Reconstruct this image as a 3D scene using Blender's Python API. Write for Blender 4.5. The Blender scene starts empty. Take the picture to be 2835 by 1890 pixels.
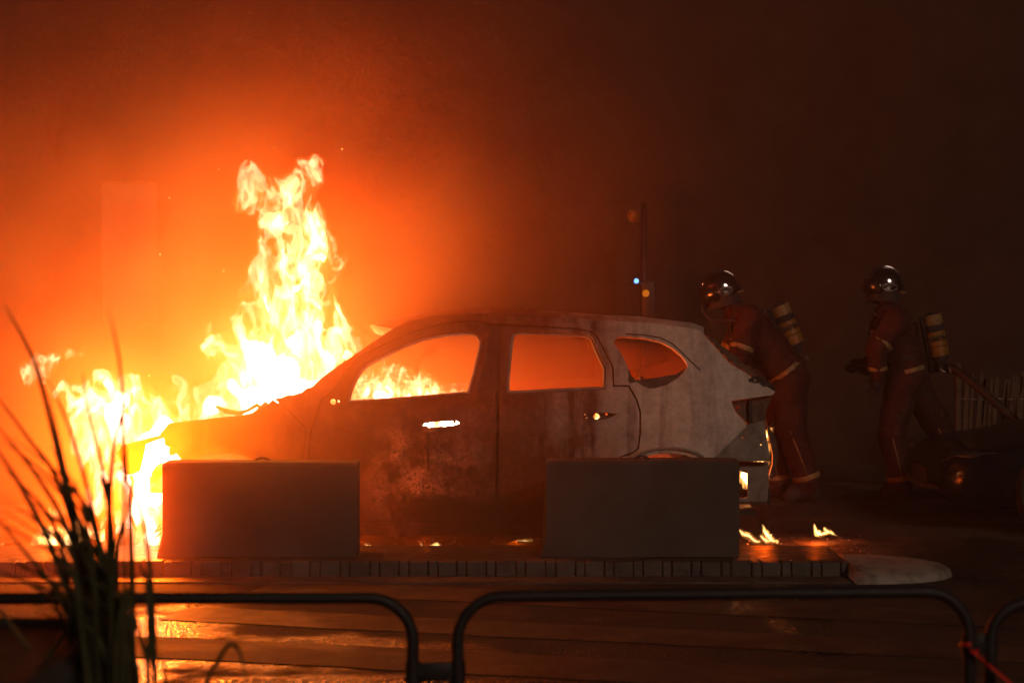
import bpy, bmesh, math, random
import numpy as np
import openvdb
from mathutils import Vector, Matrix, noise as mnoise
from mathutils.geometry import delaunay_2d_cdt

scene = bpy.context.scene
COL = scene.collection
PI = math.pi

# ------------------------------------------------------------------ camera
CAM = (0.0, -12.0, 1.65)
FPX = 5280.0                       # focal length in pixels of the 2835 px wide photograph
TH = math.atan((945.0 - 819.0) / FPX)
cam_data = bpy.data.cameras.new('camera')
cam_data.sensor_width = 36.0
cam_data.lens = FPX / 2835.0 * 36.0
cam_data.clip_start = 0.1
cam_data.clip_end = 500.0
cam_data.dof.use_dof = True
cam_data.dof.focus_distance = 12.1
cam_data.dof.aperture_fstop = 3.2
camera = bpy.data.objects.new('camera', cam_data)
COL.objects.link(camera)
camera.location = CAM
camera.rotation_euler = (PI / 2 - TH, 0, 0)
scene.camera = camera

# ------------------------------------------------------------------ world, night sky, weak key
SUN_EL, SUN_AZ = math.radians(24.0), math.radians(158.0)
world = bpy.data.worlds.new('World')
scene.world = world
world.use_nodes = True
wn = world.node_tree
sky = wn.nodes.new('ShaderNodeTexSky')
sky.sky_type = 'NISHITA'
sky.sun_disc = False
sky.sun_elevation = SUN_EL
sky.sun_rotation = SUN_AZ
wn.links.new(sky.outputs[0], wn.nodes['Background'].inputs[0])
wn.nodes['Background'].inputs[1].default_value = 0.0005
sun_data = bpy.data.lights.new('night_key', 'SUN')
sun_data.energy = 0.56
sun_data.angle = math.radians(10.0)
sun_data.color = (1.0, 0.66, 0.46)
sun = bpy.data.objects.new('night_key', sun_data)
COL.objects.link(sun)
# sun_rotation turns clockwise from +Y: the light comes from behind the camera, a little to the right
sd = Vector((math.sin(SUN_AZ) * math.cos(SUN_EL), math.cos(SUN_AZ) * math.cos(SUN_EL), math.sin(SUN_EL)))
sun.rotation_euler = (-sd).to_track_quat('-Z', 'Y').to_euler()

vs = scene.view_settings
vs.view_transform = 'Standard'
vs.look = 'None'
vs.exposure = 0.0
vs.gamma = 1.0
vs.use_curve_mapping = False
scene.render.engine = 'CYCLES'
cy = scene.cycles
cy.max_bounces = 6
cy.diffuse_bounces = 2
cy.glossy_bounces = 3
cy.transmission_bounces = 3
cy.volume_bounces = 0
cy.use_adaptive_sampling = True
cy.adaptive_threshold = 0.07
cy.adaptive_min_samples = 16
cy.transparent_max_bounces = 96
cy.sample_clamp_indirect = 2.5
cy.use_denoising = True
cy.caustics_reflective = False
cy.caustics_refractive = False

# ------------------------------------------------------------------ helpers
def P(px, py, Y):
    """World point at depth plane Y seen at pixel (px, py) of the 2835x1890 photograph."""
    dx = (px - 1417.5) / FPX
    dy = (945.0 - py) / FPX
    c, s = math.cos(TH), math.sin(TH)
    d = Vector((dx, c + dy * s, -s + dy * c))
    t = (Y - CAM[1]) / d.y
    return Vector(CAM) + d * t

K = 2835.0 / 2352.0

def Q(px, py, Y):
    return P(px * K, py * K, Y)

def setp(o, label=None, cat=None, group=None, kind=None):
    if label: o['label'] = label
    if cat: o['category'] = cat
    if group: o['group'] = group
    if kind: o['kind'] = kind
    return o

def empty(name, loc=(0, 0, 0), rz=0.0):
    o = bpy.data.objects.new(name, None)
    COL.objects.link(o)
    o.location = loc
    o.rotation_euler = (0, 0, rz)
    o.empty_display_size = 0.1
    return o

def link_mesh(name, me, mat, parent=None):
    o = bpy.data.objects.new(name, me)
    COL.objects.link(o)
    if mat is not None and not me.materials:
        me.materials.append(mat)
    if parent is not None:
        o.parent = parent
        # parents are plain translations/rotations; meshes are modelled in world space unless told otherwise
        o.matrix_parent_inverse = parent_world(parent).inverted()
    return o

def parent_world(o):
    m = Matrix.LocRotScale(o.location, o.rotation_euler, o.scale)
    if o.parent is not None:
        return parent_world(o.parent) @ o.matrix_parent_inverse @ m
    return m

class MB:
    """Collects shapes and links them as one mesh object."""
    def __init__(self):
        self.bm = bmesh.new()

    def box(self, c, size, rot=None, bevel=0.0, segs=2):
        r = bmesh.ops.create_cube(self.bm, size=1.0)
        vs_ = r['verts']
        bmesh.ops.scale(self.bm, vec=size, verts=vs_)
        if bevel > 0:
            es = list({e for v in vs_ for e in v.link_edges})
            rb = bmesh.ops.bevel(self.bm, geom=es, offset=bevel, segments=segs, affect='EDGES', profile=0.5)
            vs_ = list({v for f in rb['faces'] for v in f.verts} | {v for v in vs_ if v.is_valid})
        m = Matrix.Translation(Vector(c))
        if rot is not None:
            m = m @ (rot.to_matrix().to_4x4() if hasattr(rot, 'to_matrix') else rot)
        bmesh.ops.transform(self.bm, matrix=m, verts=vs_)
        return self

    def tube(self, pts, rad, segs=10, caps=True, flat=None):
        """Swept tube; rad number or list; flat=(sy) squashes one axis."""
        pts = [Vector(p) for p in pts]
        n = len(pts)
        rads = rad if isinstance(rad, (list, tuple)) else [rad] * n
        rings = []
        up = None
        for i, p in enumerate(pts):
            t = (pts[min(i + 1, n - 1)] - pts[max(i - 1, 0)])
            if t.length < 1e-9: t = Vector((0, 0, 1))
            t.normalize()
            if up is None:
                up = Vector((0, 0, 1)) if abs(t.z) < 0.9 else Vector((1, 0, 0))
            a = t.cross(up)
            if a.length < 1e-6:
                a = t.cross(Vector((0, 1, 0)))
            a.normalize()
            b = a.cross(t).normalized()
            up = b
            ring = []
            for k in range(segs):
                an = 2 * PI * k / segs
                q = a * math.cos(an) * rads[i] + b * math.sin(an) * rads[i] * (flat or 1.0)
                ring.append(self.bm.verts.new(p + q))
            rings.append(ring)
        for i in range(n - 1):
            for k in range(segs):
                self.bm.faces.new((rings[i][k], rings[i][(k + 1) % segs], rings[i + 1][(k + 1) % segs], rings[i + 1][k]))
        if caps:
            self.bm.faces.new(list(reversed(rings[0])))
            self.bm.faces.new(rings[-1])
        return self

    def lathe(self, prof, c, axis='Z', segs=24, rot=None):
        """prof: list of (r, h)"""
        rings = []
        for r, h in prof:
            ring = []
            for k in range(segs):
                an = 2 * PI * k / segs
                v = Vector((r * math.cos(an), r * math.sin(an), h))
                if axis == 'Y': v = Vector((v.x, v.z, v.y))
                if axis == 'X': v = Vector((v.z, v.x, v.y))
                if rot is not None: v = rot @ v
                ring.append(self.bm.verts.new(v + Vector(c)))
            rings.append(ring)
        for i in range(len(rings) - 1):
            for k in range(segs):
                self.bm.faces.new((rings[i][k], rings[i][(k + 1) % segs], rings[i + 1][(k + 1) % segs], rings[i + 1][k]))
        self.bm.faces.new(list(reversed(rings[0])))
        self.bm.faces.new(rings[-1])
        return self

    def poly(self, verts, faces):
        vv = [self.bm.verts.new(v) for v in verts]
        for f in faces:
            try: self.bm.faces.new([vv[i] for i in f])
            except ValueError: pass
        return self

    def prism(self, pts2, fn, d0, d1):
        """pts2 outline; fn(u, v, d) -> world"""
        n = len(pts2)
        a = [self.bm.verts.new(fn(u, v, d0)) for u, v in pts2]
        b = [self.bm.verts.new(fn(u, v, d1)) for u, v in pts2]
        self.bm.faces.new(a)
        self.bm.faces.new(list(reversed(b)))
        for i in range(n):
            self.bm.faces.new((a[i], b[i], b[(i + 1) % n], a[(i + 1) % n]))
        return self

    def build(self, name, mat, parent=None, smooth=False, weld=0.0):
        bm = self.bm
        if weld: bmesh.ops.remove_doubles(bm, verts=bm.verts[:], dist=weld)
        bmesh.ops.recalc_face_normals(bm, faces=bm.faces[:])
        me = bpy.data.meshes.new(name)
        bm.to_mesh(me)
        bm.free()
        if smooth:
            me.shade_smooth()
            if smooth == 'auto':
                me.set_sharp_from_angle(angle=math.radians(40))
        return link_mesh(name, me, mat, parent)

# ------------------------------------------------------------------ materials
def nt_mat(name):
    m = bpy.data.materials.new(name)
    m.use_nodes = True
    return m, m.node_tree, m.node_tree.nodes, m.node_tree.links

def ramp(ns, stops):
    r = ns.new('ShaderNodeValToRGB')
    el = r.color_ramp.elements
    while len(el) < len(stops): el.new(0.5)
    for e, (p, c) in zip(el, stops):
        e.position = p
        e.color = (*c, 1.0) if len(c) == 3 else c
    return r

def noise_node(ns, ls, vec, scale, detail=4.0, rough=0.55, dist=0.0):
    n = ns.new('ShaderNodeTexNoise')
    n.inputs['Scale'].default_value = scale
    n.inputs['Detail'].default_value = detail
    n.inputs['Roughness'].default_value = rough
    n.inputs['Distortion'].default_value = dist
    if vec is not None: ls.new(vec, n.inputs['Vector'])
    return n

def surf_mat(name, c1, c2, scale=6.0, rough=(0.6, 0.85), bump=0.0, bscale=40.0, metal=0.0, spec=0.5, c3=None):
    """Two or three toned worn surface with noise in colour, gloss and fine relief."""
    m, nt, ns, ls = nt_mat(name)
    b = ns['Principled BSDF']
    geo = ns.new('ShaderNodeNewGeometry')
    n1 = noise_node(ns, ls, geo.outputs['Position'], scale, 6.0, 0.6, 0.4)
    stops = [(0.32, c1), (0.68, c2)] if c3 is None else [(0.28, c1), (0.5, c2), (0.7, c3)]
    r = ramp(ns, stops)
    ls.new(n1.outputs[0], r.inputs[0]); ls.new(r.outputs[0], b.inputs['Base Color'])
    n2 = noise_node(ns, ls, geo.outputs['Position'], scale * 2.7, 5.0)
    mr = ns.new('ShaderNodeMapRange')
    mr.inputs[1].default_value = 0.3; mr.inputs[2].default_value = 0.7
    mr.inputs[3].default_value, mr.inputs[4].default_value = rough
    ls.new(n2.outputs[0], mr.inputs[0]); ls.new(mr.outputs[0], b.inputs['Roughness'])
    b.inputs['Metallic'].default_value = metal
    b.inputs['Specular IOR Level'].default_value = spec
    if bump:
        n3 = noise_node(ns, ls, geo.outputs['Position'], bscale, 5.0, 0.6)
        bp = ns.new('ShaderNodeBump')
        bp.inputs['Strength'].default_value = bump
        bp.inputs['Distance'].default_value = 0.01
        ls.new(n3.outputs[0], bp.inputs['Height']); ls.new(bp.outputs[0], b.inputs['Normal'])
    return m

def flame_mat(name, col, strength, surf):
    """Glowing gas: evenly luminous volume, see-through skin."""
    m, nt, ns, ls = nt_mat(name)
    for n in list(ns):
        if n.type == 'BSDF_PRINCIPLED': ns.remove(n)
    out = [n for n in ns if n.type == 'OUTPUT_MATERIAL'][0]
    tr = ns.new('ShaderNodeBsdfTransparent')
    em = ns.new('ShaderNodeEmission')
    em.inputs[0].default_value = (*col, 1); em.inputs[1].default_value = surf
    ad = ns.new('ShaderNodeAddShader')
    ls.new(tr.outputs[0], ad.inputs[0]); ls.new(em.outputs[0], ad.inputs[1])
    ls.new(ad.outputs[0], out.inputs['Surface'])
    ev = ns.new('ShaderNodeEmission')
    ev.inputs[0].default_value = (*col, 1); ev.inputs[1].default_value = strength
    ls.new(ev.outputs[0], out.inputs['Volume'])
    m.cycles.emission_sampling = 'NONE'
    return m
# ------------------------------------------------------------------ setting materials
def asphalt_mat():
    m, nt, ns, ls = nt_mat('wet_asphalt')
    b = ns['Principled BSDF']
    geo = ns.new('ShaderNodeNewGeometry')
    pos = geo.outputs['Position']
    b.inputs['Specular IOR Level'].default_value = 0.4
    n1 = noise_node(ns, ls, pos, 1.3, 5.0, 0.6, 0.3)
    n2 = noise_node(ns, ls, pos, 90.0, 3.0, 0.6)
    mx = ns.new('ShaderNodeMath'); mx.operation = 'ADD'
    ls.new(n1.outputs[0], mx.inputs[0]); ls.new(n2.outputs[0], mx.inputs[1])
    r = ramp(ns, [(0.35, (0.014, 0.013, 0.0125)), (0.65, (0.042, 0.039, 0.036))])
    hf = ns.new('ShaderNodeMath'); hf.operation = 'MULTIPLY'; hf.inputs[1].default_value = 0.5
    ls.new(mx.outputs[0], hf.inputs[0]); ls.new(hf.outputs[0], r.inputs[0])
    ls.new(r.outputs[0], b.inputs['Base Color'])
    # wet films lie in shallow dips
    n3 = noise_node(ns, ls, pos, 0.55, 4.0, 0.55, 0.6)
    mr = ns.new('ShaderNodeMapRange')
    mr.inputs[1].default_value = 0.50; mr.inputs[2].default_value = 0.62
    mr.inputs[3].default_value = 0.95; mr.inputs[4].default_value = 0.30
    ls.new(n3.outputs[0], mr.inputs[0]); ls.new(mr.outputs[0], b.inputs['Roughness'])
    # hose water pooled on the near carriageway
    wet = None
    for (cx_, cy__, rx_, ry_) in ((-1.75, -3.1, .42, 1.6), (-.95, -3.2, 1.0, .5), (-.6, -4.1, 1.3, .45), (1.45, -2.2, .2, 1.6)):
        sb = ns.new('ShaderNodeVectorMath'); sb.operation = 'SUBTRACT'; sb.inputs[1].default_value = (cx_, cy__, 0); ls.new(pos, sb.inputs[0])
        dv = ns.new('ShaderNodeVectorMath'); dv.operation = 'DIVIDE'; dv.inputs[1].default_value = (rx_, ry_, 1); ls.new(sb.outputs[0], dv.inputs[0])
        le = ns.new('ShaderNodeVectorMath'); le.operation = 'LENGTH'; ls.new(dv.outputs[0], le.inputs[0])
        if wet is None: wet = le.outputs['Value']
        else:
            mn = ns.new('ShaderNodeMath'); mn.operation = 'MINIMUM'; ls.new(wet, mn.inputs[0]); ls.new(le.outputs['Value'], mn.inputs[1]); wet = mn.outputs[0]
    wn2 = noise_node(ns, ls, pos, 3.0, 5.0, 0.65)
    wa = ns.new('ShaderNodeMath'); wa.operation = 'MULTIPLY_ADD'; wa.inputs[1].default_value = 1.6; ls.new(wn2.outputs[0], wa.inputs[0]); ls.new(wet, wa.inputs[2])
    wr = ns.new('ShaderNodeMapRange'); wr.inputs[1].default_value = 1.35; wr.inputs[2].default_value = 1.85; wr.inputs[3].default_value = 0.14; wr.inputs[4].default_value = 1.0
    ls.new(wa.outputs[0], wr.inputs[0])
    wm = ns.new('ShaderNodeMath'); wm.operation = 'MINIMUM'; ls.new(wr.outputs[0], wm.inputs[0]); ls.new(mr.outputs[0], wm.inputs[1])
    ls.new(wm.outputs[0], b.inputs['Roughness'])
    vo = ns.new('ShaderNodeTexVoronoi'); vo.inputs['Scale'].default_value = 55.0
    ls.new(pos, vo.inputs['Vector'])
    n4 = noise_node(ns, ls, pos, 26.0, 4.0, 0.6)
    ad = ns.new('ShaderNodeMath'); ad.operation = 'ADD'
    ls.new(vo.outputs['Distance'], ad.inputs[0]); ls.new(n4.outputs[0], ad.inputs[1])
    bp = ns.new('ShaderNodeBump'); bp.inputs['Strength'].default_value = 0.75; bp.inputs['Distance'].default_value = 0.008
    ls.new(ad.outputs[0], bp.inputs['Height']); ls.new(bp.outputs[0], b.inputs['Normal'])
    return m

def paint_mat():
    m, nt, ns, ls = nt_mat('worn_road_paint')
    b = ns['Principled BSDF']
    geo = ns.new('ShaderNodeNewGeometry'); pos = geo.outputs['Position']
    n1 = noise_node(ns, ls, pos, 3.2, 9.0, 0.74, 0.8)
    r = ramp(ns, [(0.45, (0.022, 0.0205, 0.019)), (0.58, (0.065, 0.054, 0.037)), (0.80, (0.14, 0.117, 0.080))])
    ls.new(n1.outputs[0], r.inputs[0]); ls.new(r.outputs[0], b.inputs['Base Color'])
    n3 = noise_node(ns, ls, pos, 0.55, 4.0, 0.55, 0.6)
    mr = ns.new('ShaderNodeMapRange')
    mr.inputs[1].default_value = 0.42; mr.inputs[2].default_value = 0.62
    mr.inputs[3].default_value = 0.8; mr.inputs[4].default_value = 0.3
    ls.new(n3.outputs[0], mr.inputs[0]); ls.new(mr.outputs[0], b.inputs['Roughness'])
    n4 = noise_node(ns, ls, pos, 45.0, 4.0, 0.6)
    bp = ns.new('ShaderNodeBump'); bp.inputs['Strength'].default_value = 0.6; bp.inputs['Distance'].default_value = 0.006
    ls.new(n4.outputs[0], bp.inputs['Height']); ls.new(bp.outputs[0], b.inputs['Normal'])
    return m

M_ASPHALT = asphalt_mat()
M_PAINT = paint_mat()
M_CONC = surf_mat('concrete', (0.034, 0.029, 0.027), (0.062, 0.056, 0.052), 2.2, (0.8, 0.95), 0.22, 140, c3=(0.085, 0.077, 0.071))
M_KERB = surf_mat('kerb_stone', (0.032, 0.027, 0.025), (0.10, 0.086, 0.078), 7.0, (0.4, 0.75), 0.4, 60)
M_ISLE = surf_mat('island_top', (0.03, 0.027, 0.025), (0.07, 0.064, 0.058), 4.0, (0.3, 0.7), 0.5, 70)
M_PALE = surf_mat('pale_concrete', (0.10, 0.09, 0.08), (0.30, 0.275, 0.25), 9.0, (0.55, 0.8), 0.5, 60, c3=(0.36, 0.335, 0.31))
M_BLACK = surf_mat('black_paint', (0.006, 0.006, 0.007), (0.014, 0.014, 0.015), 30, (0.45, 0.7), 0.1, 200)
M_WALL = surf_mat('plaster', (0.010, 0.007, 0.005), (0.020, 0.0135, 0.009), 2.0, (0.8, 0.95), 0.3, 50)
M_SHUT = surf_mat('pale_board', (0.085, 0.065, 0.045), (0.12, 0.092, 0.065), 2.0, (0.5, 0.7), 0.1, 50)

# road: one gently uneven sheet out to the horizon
me = MB()
xs = [-150, -60, -25] + [x * 0.5 for x in range(-20, 21)] + [25, 60, 150]
ys = [-40, -20, -14] + [-13 + y * 0.5 for y in range(0, 44)] + [15, 30, 80, 220]
vv = [(x, y, 0.0) for y in ys for x in xs]
ff = [(j * len(xs) + i, j * len(xs) + i + 1, (j + 1) * len(xs) + i + 1, (j + 1) * len(xs) + i) for j in range(len(ys) - 1) for i in range(len(xs) - 1)]
road = me.poly(vv, ff).build('road', M_ASPHALT)
setp(road, 'wet dark asphalt road running past the fire', 'road', None, 'structure')

# crossing bars, far carriageway (behind the island) and near carriageway (turned)
def bar(x0, x1, y0, y1, ang, z, cx=0.0, cy_=0.0):
    rng = random.Random(int((x0 + y0) * 1000))
    n = 26
    top = []; bot = []
    ca, sa = math.cos(ang), math.sin(ang)
    for i in range(n + 1):
        x = x0 + (x1 - x0) * i / n
        for lst, y in ((top, y1), (bot, y0)):
            j = rng.uniform(-0.012, 0.012)
            lst.append((cx + x * ca - (y + j) * sa, cy_ + x * sa + (y + j) * ca, z))
    v = bot + top
    f = [(i, i + 1, n + 2 + i, n + 1 + i) for i in range(n)]
    return MB().poly(v, f).build('crossing_bar', M_PAINT, road)
for k, y in enumerate((0.55, 1.75, 2.95, 4.2)):
    bar(1.9 if y < 2 else 1.5, 7.0, y, y + 0.5, 0.0, 0.004)
for k, y in enumerate((-1.42, -2.38, -3.30, -4.40, -5.35)):
    bar(-1.1 - .12 * k, 4.5, y, y + (.46, .42, .5, .44, .48)[k], math.radians(-16.5 + 1.1 * k), 0.004, 0.0, -0.35)

# island between the carriageways, kerb stones one by one
isl = MB()
yF, yB, zt = -0.74, -0.08, 0.094
outl = [(-9.0, yF), (1.97, yF), (1.97, yB), (-9.0, yB)]
isl.prism(outl, lambda u, v, d: Vector((u, v, d)), -0.02, zt - 0.006)
island = isl.build('traffic_island', M_ISLE)
setp(island, 'low raised traffic island edged with pale kerb stones', 'traffic island', None, 'structure')
rng = random.Random(5)
x = -3.9
kk_ = False
while x < 1.95:
    kk_ = not kk_
    w = (0.115 if kk_ else 0.058) * rng.uniform(.96, 1.04)
    w = min(w, 1.97 - x)
    if w < 0.03: break
    h = zt + rng.uniform(-0.006, 0.003)
    b = MB().box((x + w / 2, yF - 0.05 + rng.uniform(-.004, .004), h / 2 - 0.01), (w - rng.uniform(.003, .008), 0.11, h + 0.02), None, 0.005, 1)
    b.build('kerb_stone', M_KERB, island, smooth='auto')
    x += w
# gutter course in front of the kerb
gut = MB().box((-1.6, yF - 0.235, 0.0), (7.1, 0.24, 0.022), None, 0.006, 1).build('gutter_course', M_KERB, island)
# rounded nose ramp
nose = MB()
N = 28
prof = [(1.0, 0.0), (0.985, 0.03), (0.93, 0.05), (0.7, 0.07), (0.35, 0.085), (0.02, 0.09)]
cx0, cy0 = 1.975, -0.66
rings = []
for (s_, z) in prof:
    ring = []
    for i in range(N + 1):
        a = -PI / 2 + PI * i / N
        ring.append((cx0 + 0.64 * s_ * max(0.0, math.cos(a)) ** 0.8, cy0 + 0.46 * s_ * math.sin(a) * (1.0), z))
    rings.append(ring)
v = [p for r_ in rings for p in r_]
f = [(i * (N + 1) + k, i * (N + 1) + k + 1, (i + 1) * (N + 1) + k + 1, (i + 1) * (N + 1) + k) for i in range(len(rings) - 1) for k in range(N)]
f.append(tuple([i * (N + 1) for i in range(len(rings))] + [i * (N + 1) + N for i in reversed(range(len(rings)))]))
nose.poly(v, f).build('island_nose', M_PALE, island, smooth=True)

# concrete blocks standing on the island
def block(px0, px1, top_py, base_py, label, rz):
    a = P(px0, base_py, -0.66); b = P(px1, base_py, -0.66); t = P(px0, top_py, -0.66)
    w = b.x - a.x; h = t.z - zt; d = 0.27
    c = Vector(((a.x + b.x) / 2, -0.66 + d / 2, zt))
    root = empty('concrete_block', c)
    bm = MB()
    prof = [(-d / 2, 0.0), (d / 2, 0.0), (d / 2, 0.14), (d / 2, h - 0.02), (d / 2 - 0.02, h), (-d / 2 + 0.02, h), (-d / 2, h - 0.02), (-d / 2, 0.14), (-d / 2, 0.06)]
    n = 10
    vs_ = []
    for i in range(n + 1):
        t_ = i / n
        xx_ = -w / 2 + w * t_
        e = 0.012 * (1 - min(1, min(t_, 1 - t_) * 10))
        for (y, z) in prof:
            fl = 0.035 * max(0, 1 - z / 0.14) ** 2 if t_ == 0 else 0
            jx = mnoise.noise(Vector((xx_ * 3, y * 5, z * 5 + px0))) * 0.004
            vs_.append((xx_ - fl, y * (1 - e) + jx, z * (1 - e * 0.4) + jx))
    m_ = len(prof)
    fs = [(i * m_ + k, i * m_ + (k + 1) % m_, (i + 1) * m_ + (k + 1) % m_, (i + 1) * m_ + k) for i in range(n) for k in range(m_)]
    fs += [tuple(range(m_ - 1, -1, -1)), tuple(n * m_ + k for k in range(m_))]
    rot = Matrix.Translation(c) @ Matrix.Rotation(rz, 4, 'Z')
    bm.poly([rot @ Vector(p) for p in vs_], fs).build('block_body', M_CONC, root, smooth='auto')
    # cast-in lifting loop on top
    lp = [rot @ Vector((math.cos(a_) * 0.045, 0.0, h - 0.012 + 0.032 * math.sin(a_))) for a_ in [PI * i / 8 for i in range(9)]]
    MB().tube(lp, 0.007, 6).build('lifting_loop', M_BLACK, root, smooth=True)
    setp(root, label, 'concrete block', 'concrete blocks on the traffic island')
    return root
block(450, 987, 1281, 1544, 'orange lit concrete block before the burning front wheel of the car', math.radians(0.4))
block(1513, 2047, 1276, 1540, 'dull grey concrete block before the rear wheel of the burning car', math.radians(-0.3))

# house wall far behind the fire, with one pale shuttered window
wy = 6.6
c = P(900, 900, wy)
hw = empty('house', (0, wy + 0.2, 0))
xL, xR, zB, zT = P(277, 530, wy).x, P(434, 530, wy).x, P(277, 893, wy).z, P(277, 500, wy).z
x0, x1, z1 = -13.0, 13.0, 7.8
wb = MB()
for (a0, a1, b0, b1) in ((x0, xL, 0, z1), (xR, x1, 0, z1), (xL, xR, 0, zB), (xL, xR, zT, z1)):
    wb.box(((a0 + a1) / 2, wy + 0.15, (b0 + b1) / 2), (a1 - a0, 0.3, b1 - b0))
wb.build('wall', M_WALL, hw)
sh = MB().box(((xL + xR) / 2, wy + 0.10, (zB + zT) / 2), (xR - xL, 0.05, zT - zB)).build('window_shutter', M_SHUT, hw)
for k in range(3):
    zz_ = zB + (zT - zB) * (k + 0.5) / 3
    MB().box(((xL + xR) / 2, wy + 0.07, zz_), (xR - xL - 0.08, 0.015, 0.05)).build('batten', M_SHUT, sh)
MB().box(((xL + xR) / 2, wy - 0.03, zB - 0.03), (xR - xL + 0.12, 0.12, 0.05), None, 0.008).build('window_sill', M_CONC, hw)
setp(hw, 'long soot dark house wall with one pale shuttered window behind the flames', 'house')
# ------------------------------------------------------------------ the burning car
def burnt_mat():
    m, nt, ns, ls = nt_mat('burnt_body')
    b = ns['Principled BSDF']
    geo = ns.new('ShaderNodeNewGeometry'); pos = geo.outputs['Position']
    sep = ns.new('ShaderNodeSeparateXYZ'); ls.new(pos, sep.inputs[0])
    n1 = noise_node(ns, ls, pos, 2.6, 6.0, 0.62, 0.5)
    n2 = noise_node(ns, ls, pos, 24.0, 5.0, 0.65, 0.2)
    # ash-white towards the tail, where the paint burnt clean off; sooty rust on the doors
    mr = ns.new('ShaderNodeMapRange')
    mr.inputs[1].default_value = 0.12; mr.inputs[2].default_value = 0.98
    ls.new(sep.outputs['X'], mr.inputs[0])
    a1 = ns.new('ShaderNodeMath'); a1.operation = 'MULTIPLY_ADD'; a1.inputs[1].default_value = 0.9; a1.inputs[2].default_value = -0.45
    ls.new(n1.outputs[0], a1.inputs[0])
    a2 = ns.new('ShaderNodeMath'); a2.operation = 'ADD'; a2.use_clamp = True
    ls.new(mr.outputs[0], a2.inputs[0]); ls.new(a1.outputs[0], a2.inputs[1])
    # soot streaks run up from the openings
    vm = ns.new('ShaderNodeVectorMath'); vm.operation = 'MULTIPLY'; vm.inputs[1].default_value = (9.0, 2.0, 1.3)
    ls.new(pos, vm.inputs[0])
    n5 = noise_node(ns, ls, vm.outputs[0], 1.0, 5.0, 0.6, 0.6)
    s5 = ns.new('ShaderNodeMapRange'); s5.inputs[1].default_value = 0.46; s5.inputs[2].default_value = 0.74; s5.inputs[4].default_value = 0.62
    ls.new(n5.outputs[0], s5.inputs[0])
    a3 = ns.new('ShaderNodeMath'); a3.operation = 'SUBTRACT'; a3.use_clamp = True
    ls.new(a2.outputs[0], a3.inputs[0]); ls.new(s5.outputs[0], a3.inputs[1])
    soot = ramp(ns, [(0.30, (0.030, 0.011, 0.006)), (0.50, (0.090, 0.028, 0.012)), (0.72, (0.18, 0.060, 0.026))])
    ls.new(n2.outputs[0], soot.inputs[0])
    ash = ramp(ns, [(0.25, (0.46, 0.385, 0.335)), (0.55, (0.62, 0.53, 0.47)), (0.8, (0.72, 0.63, 0.57))])
    ls.new(n2.outputs[0], ash.inputs[0])
    mx = ns.new('ShaderNodeMix'); mx.data_type = 'RGBA'
    ls.new(a3.outputs[0], mx.inputs['Factor']); ls.new(soot.outputs[0], mx.inputs['A']); ls.new(ash.outputs[0], mx.inputs['B'])
    # blistered paint flakes low on the front door, firelight orange put into their colour
    ds = ns.new('ShaderNodeVectorMath'); ds.operation = 'DISTANCE'
    ds.inputs[1].default_value = (-0.58, 0.0, 0.50)
    ls.new(pos, ds.inputs[0])
    fr = ns.new('ShaderNodeMapRange'); fr.inputs[1].default_value = 0.44; fr.inputs[2].default_value = 0.20
    ls.new(ds.outputs['Value'], fr.inputs[0])
    wn_ = noise_node(ns, ls, pos, 9.0, 3.0)
    wv = ns.new('ShaderNodeMix'); wv.data_type = 'VECTOR'; wv.inputs['Factor'].default_value = 0.10
    ls.new(pos, wv.inputs['A']); ls.new(wn_.outputs['Color'], wv.inputs['B'])
    vo = ns.new('ShaderNodeTexVoronoi'); vo.feature = 'DISTANCE_TO_EDGE'; vo.inputs['Scale'].default_value = 46.0
    ls.new(wv.outputs['Result'], vo.inputs['Vector'])
    cr = ns.new('ShaderNodeMapRange'); cr.inputs[1].default_value = 0.02; cr.inputs[2].default_value = 0.075
    ls.new(vo.outputs['Distance'], cr.inputs[0])
    flk = ramp(ns, [(0.0, (0.016, 0.008, 0.006)), (1.0, (0.60, 0.27, 0.15))])
    ls.new(cr.outputs[0], flk.inputs[0])
    fm = ns.new('ShaderNodeMath'); fm.operation = 'MULTIPLY'
    nf = noise_node(ns, ls, pos, 6.0, 4.0)
    nm = ns.new('ShaderNodeMapRange'); nm.inputs[1].default_value = 0.44; nm.inputs[2].default_value = 0.62
    ls.new(nf.outputs[0], nm.inputs[0])
    ls.new(fr.outputs[0], fm.inputs[0]); ls.new(nm.outputs[0], fm.inputs[1])
    mx2 = ns.new('ShaderNodeMix'); mx2.data_type = 'RGBA'
    ls.new(fm.outputs[0], mx2.inputs['Factor']); ls.new(mx.outputs['Result'], mx2.inputs['A']); ls.new(flk.outputs[0], mx2.inputs['B'])
    # charred cladding along the sill and below the door pillar
    zc = ns.new('ShaderNodeMath'); zc.operation = 'MULTIPLY_ADD'; zc.inputs[1].default_value = 0.5
    ls.new(n1.outputs[0], zc.inputs[0]); ls.new(sep.outputs['Z'], zc.inputs[2])
    zr_ = ns.new('ShaderNodeMapRange'); zr_.inputs[1].default_value = 0.68; zr_.inputs[2].default_value = 0.58
    ls.new(zc.outputs[0], zr_.inputs[0])
    xr_ = ns.new('ShaderNodeMapRange'); xr_.inputs[1].default_value = -0.75; xr_.inputs[2].default_value = -0.45
    ls.new(sep.outputs['X'], xr_.inputs[0])
    xm = ns.new('ShaderNodeMath'); xm.operation = 'MULTIPLY'; ls.new(zr_.outputs[0], xm.inputs[0]); ls.new(xr_.outputs[0], xm.inputs[1])
    mx3 = ns.new('ShaderNodeMix'); mx3.data_type = 'RGBA'; mx3.inputs['B'].default_value = (0.014, 0.009, 0.007, 1)
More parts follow.
